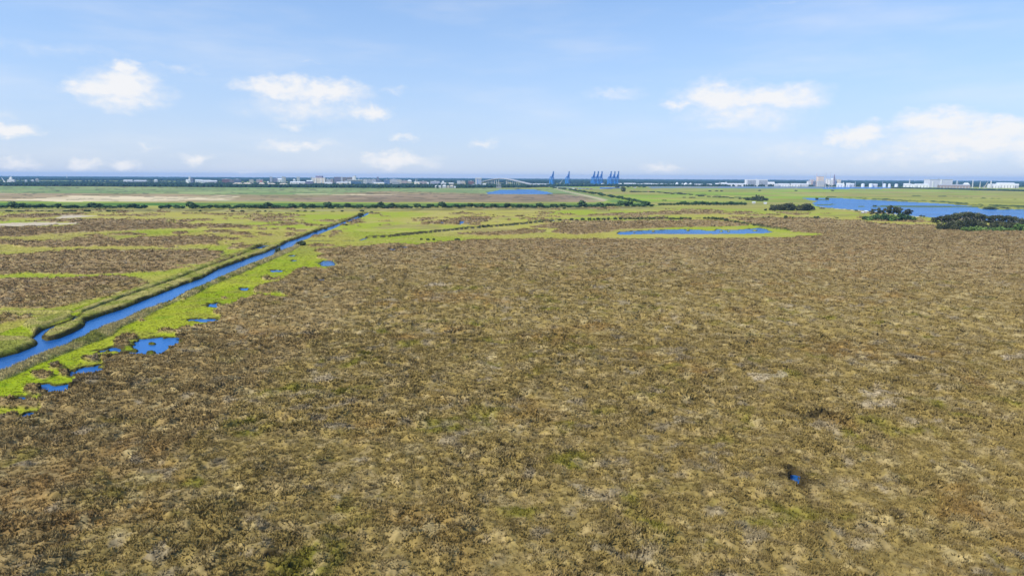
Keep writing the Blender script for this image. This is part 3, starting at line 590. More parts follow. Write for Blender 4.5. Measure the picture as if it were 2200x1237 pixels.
def trunk_mesh(name, seed, mat, top=.6, r=.035, limbs=4):
    g = random.Random(seed); mb = MB(); x = y = 0; z = 0; k = 5; pts = []
    for i in range(k + 1): pts.append((x, y, z)); x += g.uniform(-.02, .02); y += g.uniform(-.02, .02); z += top / k
    for i in range(k): mb.beam(pts[i], pts[i + 1], 2 * r * (1 - .13 * i), 2 * r * (1 - .13 * (i + 1)))
    for i in range(limbs):
        q = pts[2 + i % (k - 1)]; a = g.uniform(0, 6.28); mb.beam(q, (q[0] + .24 * math.cos(a), q[1] + .24 * math.sin(a), q[2] + .16), r * .9, r * .25)
    me = bpy.data.meshes.new(name); me.from_pydata(mb.v, [], mb.f); me.materials.append(mat); me.update(); return me
KINDS = {
 'broad': ([crown_mesh('crown', 100 + i, 'broad', 420, L_BROAD, .062) for i in range(5)], [trunk_mesh('trunk', i, BARK) for i in range(2)]),
 'bush': ([crown_mesh('crown', 120 + i, 'bush', 300, L_BUSH, .070) for i in range(5)], [trunk_mesh('trunk', 10 + i, BARK, .4, .03) for i in range(2)]),
 'lime': ([crown_mesh('crown', 130 + i, 'bush', 420, L_LIME, .055) for i in range(3)], [trunk_mesh('trunk', 14 + i, BARK, .4, .03) for i in range(2)]),
 'dense': ([crown_mesh('crown', 140 + i, 'bush', 1300, L_PINE, .036) for i in range(4)], [trunk_mesh('trunk', 20 + i, PBARK, .8, .03) for i in range(2)]),
 'pine': ([crown_mesh('crown', 150 + i, 'pine', 950, L_PINE, .036) for i in range(4)], [trunk_mesh('trunk', 30 + i, PBARK, .88, .028, 7) for i in range(3)]),
 'tallpine': ([crown_mesh('crown', 160 + i, 'tallpine', 620, L_PINE, .052) for i in range(4)], [trunk_mesh('trunk', 40 + i, PBARK, .93, .036, 6) for i in range(3)]),
}
ntree = 0
def tree(kind, px, base, hpx, wpx, label, group=None, name=None, cat='tree', depth=1.0, seed=None):
    """px, base: foot of the plant in the photograph; hpx, wpx: its height and width there"""
    global ntree; ntree += 1; r = random.Random(ntree * 31 + (seed or 0))
    x, y = G(px, base); D = y; hm = hpx * D / F * 1.02; wm = wpx * D / F
    root = thing(name or ('tree' if cat == 'tree' else 'bush'), label, cat, (x, y, 0.1), 0, group)
    crowns, trunks = KINDS[kind]
    c = link('crown', crowns[r.randrange(len(crowns))], root); t_ = link('trunk', trunks[r.randrange(len(trunks))], root)
    c.scale = (wm, wm * depth, hm); c.rotation_euler = (0, 0, r.choice([0, 1.57, 3.14, 4.71]) if depth == 1 else r.choice([0, 3.14]))
    t_.scale = (min(wm, hm), min(wm, hm), hm); return root

def where(x_, marks):
    for lim, txt in marks:
        if x_ < lim: return txt
    return marks[-1][1]
TM = [(60,'at the far left'),(150,'left of the sand flat'),(240,'above the sand flat'),(340,'right of the sand flat'),(430,'a third of the way along'),(520,'below the brick block'),(600,'left of the canal end'),(680,'just left of the canal end'),(760,'above the canal end'),(830,'right of the canal end'),(900,'below the glass building'),(970,'below the twin spires'),(1040,'left of the blue pond'),(1110,'below the left of the blue pond'),(1180,'below the right of the blue pond'),(1260,'left of the dyke foot'),(1330,'at the dyke foot'),(9999,'at its right end')]
# the long tree line on the far side of the western marsh
tall = {25:16, 48:12, 64:9, 90:10, 125:11, 198:13, 214:11, 272:9, 288:11, 310:8, 362:9, 378:8, 408:15, 420:9, 465:8, 490:9, 519:10, 545:8, 576:14, 598:7, 625:11, 650:12, 668:10, 705:14, 724:10, 745:12, 775:9, 800:9, 818:14, 842:12, 870:9, 895:11, 925:9, 950:14, 980:9, 1010:11, 1036:10, 1060:10, 1090:11, 1118:9, 1160:11, 1190:9, 1210:9, 1250:15, 1290:11, 1332:13, 1352:13, 1388:9}
TL = 'trees of the long tree line beyond the western marsh'
special = {25:'big rounded dark tree at the left end of the long tree line', 408:'tall round tree standing clear in the left third of the tree line', 576:'tall flat-topped tree rising above the tree line left of the canal end',
 818:'narrow tall tree in the tree line just right of the canal end', 950:'broad tall crown in the middle of the tree line under the blue pond', 1250:'tall tree in the tree line where the dyke road meets it', 1332:'tall double crown in the tree line near its right end',
 198:'tall crown in the tree line above the pale sand flat', 705:'highest crown of the tree line straight above the canal'}
xs = sorted(tall); px = 2
for x_ in xs:
    tree('broad', x_, 448.6 - (1.0 if x_ > 900 else 0) - (1.2 if x_ > 1200 else 0) - (2.0 if x_ > 1300 else 0), tall[x_] + 1, 15 + .6 * tall[x_] + rnd.uniform(-1, 3), special.get(x_, 'tree taller than its neighbours in the tree line ' + where(x_, TM)), TL + (' taller ones ' + where(x_, TM) if x_ not in special else ''))
x_ = -6.0
while x_ < 1400:
    near = min(abs(x_ - k) for k in xs)
    gap = (330 < x_ < 345) or (316 < x_ < 330)
    if near > 5 and not gap:
        tree('broad', x_, 448.7 - (1.0 if x_ > 900 else 0) - (1.2 if x_ > 1200 else 0) - (2 if x_ > 1300 else 0) + rnd.uniform(-.5, .6), rnd.uniform(5.5, 9.5), rnd.uniform(15, 22), 'low dark green tree filling the long tree line ' + where(x_, TM), TL + ' low ones ' + where(x_, TM))
    x_ += rnd.uniform(7.5, 11)
for x_ in [14,22,41,45,58,78,82,90,106,112,140,146,155,162,183,190,216,233,245,262,272,283,430,500,520,556,570,581,640,655,672,715,735,778,1212,1300]:
    tree('bush', x_, 455.4 if x_ < 900 else 449.5, rnd.uniform(2.5, 5.5), rnd.uniform(7, 13), 'low bush on pale grass before the tree line ' + where(x_, TM), 'low bushes in front of the tree line ' + where(x_, TM), cat='bush')
HM = [(1456,'low left end'),(1500,'left half'),(1550,'middle'),(1585,'right half'),(9999,'right end')]
# its continuation to the east of the gap
for i, x_ in enumerate(np.arange(1418, 1608, 7.6)):
    tree('broad', x_, 441.8, (5.5 if x_ < 1455 else rnd.uniform(7, 10)), rnd.uniform(11, 15), 'dark tree in the hedge right of the gap, ' + where(x_, HM), 'trees of the hedge right of the gap ' + where(x_, HM))
for x_, b_, h_, w_, l in [(1606,431,9,14,'low left tree'),(1617,431.5,11,12,'second tree from the left'),(1627,431.5,14,12,'tallest tree'),(1637,431.5,13,12,'tree right of the tallest'),(1646,431.5,8,12,'low right tree'),(1630,432.5,7,20,'wide low bush in front')]:
    tree('bush', x_, b_, h_, w_, l + ' of the small clump above the two white sheds', 'trees of the small clump above the white sheds')
for i in range(22):
    k = i / 21; x_ = 1172 + 220 * k
    tree('broad', x_ + rnd.uniform(-2, 2), 403.2 + 1.0 * k + 36 * k ** 1.25, rnd.uniform(2.8, 5.2) + 3.4 * k, rnd.uniform(11, 17) + 4 * k, 'small tree in the row beside the dyke road, ' + ['far end', 'upper part', 'middle', 'lower part', 'near end'][int(k * 4.99)], 'trees beside the dyke road ' + ['far end', 'upper part', 'middle', 'lower part', 'near end'][int(k * 4.99)])
FM = [(1300,'beyond the dyke road'),(1380,'left of the red-roofed shed'),(1420,'beside the red-roofed shed'),(1450,'right of the red-roofed shed'),(1500,'in its middle'),(1545,'in its right half'),(9999,'at its right end above the tree clump')]
for x_, b_ in [(1262,414),(1274,415),(1284,415),(1361,412.6),(1372,413),(1385,413),(1400,413.4),(1412,413.8),(1424,414.6),(1434,416),(1446,417),(1458,417.6),(1470,418.4),(1482,419.6),(1494,421),(1507,422),(1520,423),(1534,424),(1548,425),(1562,425),(1574,426),(1588,427.6),(1600,428),(1428,431),(1468,425),(1490,425)]:
    tree('bush', x_ + rnd.uniform(-3, 3), b_ + rnd.uniform(-.5, .5), rnd.uniform(2.2, 4.6), rnd.uniform(8, 22), 'small dark bush in the field hedge ' + where(x_, FM), 'bushes of the field hedge ' + where(x_, FM), cat='bush')
tree('bush', 1339, 412, 13, 12, 'dark upright tree standing alone left of the red-roofed shed')
tree('bush', 1326, 404, 8, 12, 'round dark tree beside the causeway under the cranes')
for x_, b_, h_, w_ in [(1350,403.4,6.5,14),(1362,403.4,7,14),(1374,403.4,6,14),(1383,403.6,4,10)]: tree('broad', x_, b_, h_, w_, 'dark tree in the small wood at the end of the causeway', 'trees at the end of the causeway')
for x_ in (1525, 1540, 1550, 1632, 1710, 1789): tree('bush', x_, 411.4 if x_ < 1600 else 410.6, 2.8, 8, 'tiny dark bush on the far green flat by the river', 'bushes on the far green flat', cat='bush')
# bushes along the dyke that crosses the marsh
DB = [(870,507,4,8),(896,504,3,8),(925,501,3,9),(960,497,3,9),(980,494,4,9),(1000,493,4,7),(1030,489.5,6,8),(1038,489,7,9),(1049,488,6.5,9),(1075,486,5.5,10),(1088,485,4,8),(1096,484.6,4.5,9),(1108,483.6,5,10),(1125,482,3.6,9),(1140,480.6,3.5,9),(1152,479.4,3.5,8),(1164,478.6,4,9),
 (1183,475.8,4,12),(1203,474.6,6,10),(1216,473.8,3.5,5),(1228,473.8,6.4,11),(1239,473.8,4,8),(1252,473.6,6.8,12),(1266,473.4,6,10),(1276,473.4,5,9),(1285,473.2,7,11),(1297,473.2,6.6,11),(1307,473,7,7),(1322,472.4,6.6,11),(1333,472.2,6,10),(1343,472.2,5,10)]
DB += [(1353 + 8.6 * i, 471.8, rnd.uniform(4.4, 6.8), rnd.uniform(9, 12)) for i in range(16)]
DB += [(1514,471,5.5,10),(1523,471,6,11),(1532,471.6,7,12),(1541,472.4,6,11),(1550,473.4,7,12),(1560,475.6,8,13),(1570,478.6,5,11),(1583,480.6,7.4,14),(1597,482.6,7.4,12),(1605,484,5,9),(1621,486,6,10),(1652,489.6,5.5,10)]
for i, (a, b_, h_, w_) in enumerate(DB):
    seg = 'left of the blue pond' if a < 1200 else ('above the blue pond' if a < 1500 else 'by the right end of the pond')
    tree('bush', a, b_, h_, w_, 'rounded dark bush on the marsh dyke ' + seg + ', ' + ('tall one' if h_ > 6 else 'low one'), 'bushes on the marsh dyke ' + seg, cat='bush')
for a, b_, h_, w_, l in [(905,516.4,5,7,'small pointed bush, leftmost of the three on the green strip below the dyke'),(919,517.2,6.4,10,'round bush, middle one of three on the green strip below the dyke'),(932,516.8,6,8,'pointed bush, rightmost of the three on the green strip below the dyke'),
   (982,517,6.4,15,'wide flat bush alone on the green strip at the brown marsh edge'),(1177,515,4.4,6,'smaller of two bushes at the brown marsh edge below the cranes'),(1185,515,6.4,10,'larger of two bushes at the brown marsh edge below the cranes'),
   (647,528,14,24,'spreading dark bush where the dyke meets the canal'),(598,545,16,15,'dark tree leaning over the near bank of the canal'),(775,466.5,12,16,'round dark tree on the left bank near the far end of the canal'),
   (798,459.5,6,12,'low bush at the far end of the canal'),(678,499,7,10,'small round bush on the left canal bank halfway down'),(742,485,4.4,14,'low dark bush on the right canal bank near its far end'),(700,493,4,10,'low bush at the water line of the left canal bank')]:
    tree('bush', a, b_, h_, w_, l, cat='bush')
for a, b_, h_, w_ in [(1640,469.6,5,7),(1651,469.4,5,7),(1704,470,4.4,13),(1719,470,4,12),(1733,470,5,10),(1742,470,4,9),(1754,470,6,15),(1798,469.4,3,9),(1615,469,4,9)]:
    tree('bush', a, b_, h_, w_, 'low dark bush on the upper brown marsh edge right of the dyke', 'bushes on the upper edge of the brown marsh', cat='bush')
tree('bush', 1688, 470.4, 9, 10, 'taller rounded bush alone on the upper edge of the brown marsh', cat='bush')
for a, b_, h_, w_, l in [(1755,428.5,5,8,'left bush of two on the small islet in the lake'),(1777,428.6,5,9,'right bush of two on the small islet in the lake'),(1879,443.6,3,9,'low bush on the long thin island in the lake'),
    (2128,449.4,4.4,34,'wide low scrub on the point at the right end of the lake'),(2160,449.2,4,16,'small scrub at the tip of the point right of the lake'),(1645,453,6,8,'pale bare bush left of the dark pine grove by the lake'),(1766,449,4,14,'dark shore bush right of the pine grove by the lake'),(1840,454,4,8,'small bush on the pale shore between two pine groves'),
    (1978,465.6,4,8,'left shore bush between the second and third pine groves'),(1985,466,3.4,7,'right shore bush between the second and third pine groves')]:
    tree('bush', a, b_, h_, w_, l, cat='bush')
# three groves on the right
for a, b_, h_, w_, l in [(1663,452.5,15,24,'left dome of the dark pine grove by the lake'),(1678,452.5,17,24,'second dome of the dark pine grove by the lake'),(1695,452.8,21.5,36,'highest dome of the dark pine grove by the lake'),(1718,453,15,24,'dip between the two domes of the dark pine grove by the lake'),(1730,453,18.5,34,'right dome of the dark pine grove by the lake'),(1744,451.5,11,14,'low tree at the right foot of the dark pine grove by the lake')]:
    tree('dense', a, b_, h_, w_, l, 'trees of the dark pine grove by the lake', name='pine_tree')
for a, b_, h_, w_, l in [(1874,472,22,13,'leftmost thin pine of the middle grove, low crown'),(1887,473,25,14,'second pine from the left in the middle grove'),(1898,473,24,14,'third pine from the left in the middle grove'),(1908,474,31,17,'tallest pine of the middle grove by the lake'),(1918,474,28,18,'pine beside the tallest one in the middle grove'),(1930,474,27,18,'broad pine in the centre of the middle grove'),(1943,473.6,22,14,'thin leaning pine right of centre in the middle grove'),(1951,473.6,23,15,'rightmost pine of the middle grove')]:
    tree('tallpine', a, b_, h_, w_, l, 'pines of the middle grove', name='pine_tree')
for i, (a, b_, h_, w_) in enumerate([(1858,474,7,18),(1870,474.6,9,20),(1884,475,11,22),(1900,475.6,12,24),(1917,476,13,24),(1934,476,12,22),(1949,475.4,10,20),(1962,475,8,16)]):
    tree('lime' if i % 3 == 1 else 'broad', a, b_, h_ * 1.45, w_ * 1.1, 'dark green undergrowth bush at the foot of the middle pine grove', 'undergrowth of the middle pine grove', cat='bush')
for a, b_, h_, w_, l in [(2022,491,27,34,'leftmost spreading pine of the big right grove'),(2040,492,31,38,'second spreading pine of the big right grove'),(2058,491,34,40,'third pine from the left in the big right grove'),(2076,492,37,42,'tallest umbrella pine of the big right grove'),(2094,492,35,40,'umbrella pine right of the tallest in the big grove'),
    (2108,492,31,30,'sloping right shoulder pine of the big grove'),(2128,493,30,32,'left pine of the second cluster in the big right grove'),(2143,493,31,32,'right pine of the second cluster in the big right grove'),(2164,494,31,22,'thin pine after the gap in the big right grove'),(2178,494,29,24,'ragged pine near the right picture edge'),(2193,495,24,22,'last low pine at the right picture edge')]:
    tree('pine' if a < 2120 else 'pine', a, b_, h_, w_, l, 'pines of the big right grove', name='pine_tree')
for a, b_, h_, w_ in [(2018,493,17,16),(2034,494,20,20),(2048,494.4,24,24),(2064,494.6,27,26),(2080,494,29,28),(2094,494,28,28),(2108,494,24,26),(2122,494,12,20),(2134,494,24,24),(2146,494,24,22),(2158,494,8,10),(2168,494.6,24,22),(2182,495,22,20)]:
    tree('dense', a, b_, h_, w_, 'dark lower tree of the big right grove ' + where(a, [(2040,'at its left end'),(2070,'under its left pines'),(2100,'under the tallest pine'),(2125,'under its right shoulder'),(2155,'in the second cluster'),(9999,'at the picture edge')]), 'lower trees of the big right grove')
for a, b_, h_, w_ in [(2072,497,9,16),(2086,497.6,10,20),(2100,497.6,11,22),(2116,497.6,9,20),(2134,497.6,9,20),(2150,497.4,10,20),(2166,497.2,8,18),(2186,496.6,15,18),(2197,496.6,14,18),(2212,497,14,20)]:
    tree('lime', a, b_ + 1.2, h_ * 1.5, w_, 'bright green bush along the foot of the big right grove', 'bright bushes at the foot of the big right grove', cat='bush')

# ------------------------------------------------------------------ far woods, one mass of crowns
def blobs(cx, cy, h, w, seed, n=1):
    """squat irregular crowns: 6-sided, three rings"""
    g = np.random.default_rng(seed); N = len(cx); rings = [(.0, .62), (.45, .98), (.8, .66)]; k = 6
    a = np.arange(k) * 2 * math.pi / k; V = np.empty((N, 3 * k + 1, 3), np.float32); ph = g.uniform(0, 6.28, N)
    for i, (z, r) in enumerate(rings):
        rr = w[:, None] * .5 * r * g.uniform(.7, 1.25, (N, k))
        V[:, i*k:(i+1)*k, 0] = cx[:, None] + rr * np.cos(a + ph[:, None]); V[:, i*k:(i+1)*k, 1] = cy[:, None] + rr * np.sin(a + ph[:, None])
        V[:, i*k:(i+1)*k, 2] = (h[:, None] * z * g.uniform(.85, 1.15, (N, k))) if i else -.3
    V[:, -1] = np.stack([cx, cy, h], 1)
    q = []; 
    for i in range(2):
        for j in range(k): q.append((i*k + j, i*k + (j+1) % k, (i+1)*k + (j+1) % k, (i+1)*k + j))
    t3 = [(2*k + j, 2*k + (j+1) % k, 3*k) for j in range(k)]
    off = (np.arange(N) * (3*k+1))[:, None, None]
    return V.reshape(-1, 3), (np.array(q)[None] + off).reshape(-1, 4), (np.array(t3)[None] + off).reshape(-1, 3)
def wood(name, X_, Y_, hh, ww, label, seed, dark=(.012, .030, .018), light=(.034, .066, .032)):
    V, q, t3 = blobs(X_, Y_, hh, ww, seed); g = np.random.default_rng(seed + 1)
    k = g.uniform(0, 1, len(X_)) * .6 + .4 * fbm(X_, Y_, 90, 7, 2); c = np.array(dark)[None] + (np.array(light) - np.array(dark))[None] * k[:, None]
    o = link(name, npmesh(name, V, tris=t3, quads=q, col=np.repeat(c, 19, 0), mat=WOODM)); tag(o, label, 'woodland', kind='stuff')
WOODM = mat_attr('far_woodland', nscale=.4, amt=.35, spec=.05)
g = np.random.default_rng(5)
edge = [(-700,399.6),(0,400.2),(200,400.8),(400,402.2),(620,403.6),(800,404.3),(1000,404.4),(1080,403.6),(1130,403.6),(1165,402.4),(1180,401.6),(1300,400.8),(1400,400.8),(1700,400.8),(1850,401.2),(1930,401.8),(2000,402),(2900,403)]
ew = np.array([G(a, b) for a, b in edge]); eu = ew[:, 0] / ew[:, 1]
def belt(N, depth0, depth1, u0=-1.1, u1=1.15):
    u = g.uniform(u0, u1, N); d = np.interp(u, eu, ew[:, 1]) + g.uniform(depth0, depth1, N); return u * d, d
x, y = belt(11000, 0, 260); wood('front_wood', x, y, g.uniform(8, 15, len(x)), g.uniform(11, 19, len(x)), 'dark green wood along the far side of the marsh in front of the town', 11)
x, y = belt(8000, 260, 2300); wood('town_trees', x, y, g.uniform(4, 9, len(x)), g.uniform(14, 26, len(x)), 'trees scattered among the buildings of the distant town', 12)
N = 46000; yy = 1 / g.uniform(1 / 16800, 1 / 6200, N); x = g.uniform(-1.1, 1.1, N) * yy; wd = np.clip(yy * .0048, 26, 90)
wood('distant_forest', x, yy, g.uniform(10, 19, N) + np.clip((yy - 9000) / 7800, 0, 1) * 2, wd * g.uniform(.8, 1.5, N), 'unbroken blue-green forest reaching to the horizon', 13)
# tree strip on the far right, nearer than the sheds, and the dark trees around the causeway
sx = g.uniform(0, 1, 900); px_ = 1930 + 300 * sx; base = 405.2 + 7.2 * sx ** 1.1
q = np.array([G(a, b) for a, b in zip(px_, base)]); q[:, 1] += g.uniform(0, 90, 900)
wood('tree_strip', q[:, 0], q[:, 1], g.uniform(3.5, 8.5, 900), g.uniform(8, 15, 900), 'dark strip of low trees on the right below the white port sheds', 14)

# ------------------------------------------------------------------ the distant town, port and plant
MT = {}
def pm(key):
    C = dict(white=(.70,.69,.67), cream=(.68,.60,.48), pale=(.46,.46,.47), pink=(.55,.42,.38), brick=(.26,.12,.10), brown=(.30,.22,.18), plum=(.24,.21,.30), slate=(.13,.15,.21), grey=(.36,.36,.37),
             blue=(.10,.20,.42), glass=(.06,.12,.20), dark=(.045,.05,.07), roofw=(.56,.57,.58), roofg=(.30,.30,.31), roofr=(.42,.10,.07), lav=(.56,.55,.62), peach=(.74,.58,.46), crane=(.02,.22,.68), craned=(.02,.13,.42), conc=(.27,.27,.28), tan=(.50,.44,.34), steel=(.42,.45,.50), cranep=(.05,.13,.30))
    if key not in MT: MT[key] = mat_plain(key, C[key], .25 if key == 'glass' else .8, .10, .15)
    return MT[key]
def wingrid(mb, x0, x1, y, z0, z1, nx, nz, fw=.62, fh=.5, t=.25):
    dx = (x1 - x0) / nx; dz = (z1 - z0) / nz
    for i in range(nx):
        for j in range(nz):
            cx = x0 + (i + .5) * dx; cz = z0 + (j + .5) * dz
            mb.box(cx - dx * fw / 2, cx + dx * fw / 2, y - t, y + .3, cz - dz * fh / 2, cz + dz * fh / 2)
def building(name, x0, x1, yt, D, style, wall, roof, label, cat='building', dep=None, group=None):
    a = P(x0, yt, D); b_ = P(x1, yt, D); w = b_.x - a.x; h = max((a.z + b_.z) / 2, 1.8); dep = dep or max(12, min(w * .6, 45))
    root = thing(name, label, cat, ((a.x + b_.x) / 2, D + dep / 2, 0), -math.atan2((a.x + b_.x) / 2, D) * .6, group); hx = w / 2; hy = dep / 2
    if style == 'shed':
        MB().box(-hx, hx, -hy, hy, -.5, h * .72).build('wall', pm(wall), root); MB().gable(-hx, hx, -hy, hy, h * .72, h, 'x', .8).build('roof', pm(roof), root)
        mb = MB(); n = max(2, int(w / 14)); wingrid(mb, -hx, hx, -hy, 0, h * .55, n, 1, .3, .9); mb.build('door', pm('grey'), root)
    elif style == 'house':
        MB().box(-hx, hx, -hy, hy, -.5, h * .66).build('wall', pm(wall), root)
        rf = MB().box(-hx * 1.12, hx * 1.12, -hy * 1.12, hy * 1.12, h * .66, h, hx * .55, hy * .7).build('roof', pm(roof), root)
        MB().box(hx * .2, hx * .32, -1, 1, h * .8, h * 1.08).build('chimney', pm('conc'), rf)
        mb = MB(); wingrid(mb, -hx, hx, -hy, h * .05, h * .62, max(3, int(w / 5)), max(2, int(h / 4.5)), .5, .55); mb.build('window', pm('dark'), root)
    elif style == 'cone':
        MB().cyl(0, 0, -.5, h * .3, hx, hx, 16).build('wall', pm(wall), root); MB().cyl(0, 0, h * .3, h, hx * 1.03, .6, 16).build('roof', pm(roof), root)
        MB().cyl(0, 0, h - .5, h + 3, .5, .3, 6).build('vent', pm('steel'), root)
    elif style == 'tank':
        MB().cyl(0, 0, -.5, h * .82, hx, hx, 20).build('wall', pm(wall), root); MB().dome(0, 0, h * .82, hx, h * .18, 20).build('roof', pm(roof), root)
        MB().box(hx * .7, hx * .7 + 1.2, -hx * .74 - .8, -hx * .74, 0, h * .84).build('ladder', pm('steel'), root)
    else:
        fh = 3.6; nz = max(1, int(h / fh)); nx = max(2, int(w / (4.5 if style == 'block' else 6)))
        MB().box(-hx, hx, -hy, hy, -.5, h).build('wall', pm(wall), root)
        if style == 'fins':
            mb = MB(); n = max(3, int(w / 7))
            for i in range(n): cx = -hx + (i + .5) * w / n; mb.box(cx - w / n * .3, cx + w / n * .3, -hy - .25, -hy + .3, 2, h - 2.5)
            g_ = mb.build('window', pm('slate'), root)
            mb = MB()
            for i in range(n):
                cx = -hx + (i + .5) * w / n
                for j in range(1, nz): mb.box(cx - w / n * .31, cx + w / n * .31, -hy - .6, -hy + .1, j * fh, j * fh + .9)
            mb.build('balcony', pm(wall), g_)
        elif style == 'bands':
            mb = MB()
            for j in range(nz): mb.box(-hx * .97, hx * .97, -hy - .25, -hy + .3, (j + .35) * h / nz, (j + .75) * h / nz)
            mb.build('window', pm('slate'), root)
        else:
            mb = MB(); wingrid(mb, -hx, hx, -hy, 0, h - .8, nx, nz); mb.build('window', pm('slate' if wall != 'brick' else 'dark'), root)
        mb = MB(); wingrid(mb, -hy, hy, 0, 0, h - .8, max(2, int(dep / 6)), nz); mb.v = [(-hx + y_, x_, z_) for x_, y_, z_ in mb.v]; mb.f = [f[::-1] for f in mb.f]; mb.build('side_window', pm('slate'), root)
        rf = MB().box(-hx - .5, hx + .5, -hy - .5, hy + .5, h, h + 1.3).build('roof', pm(roof), root)
        if w > 25: MB().box(-hx * .25, hx * .2, -hy * .4, hy * .4, h + 1.3, h + 4).build('roof_hut', pm('pale'), rf)
    return root
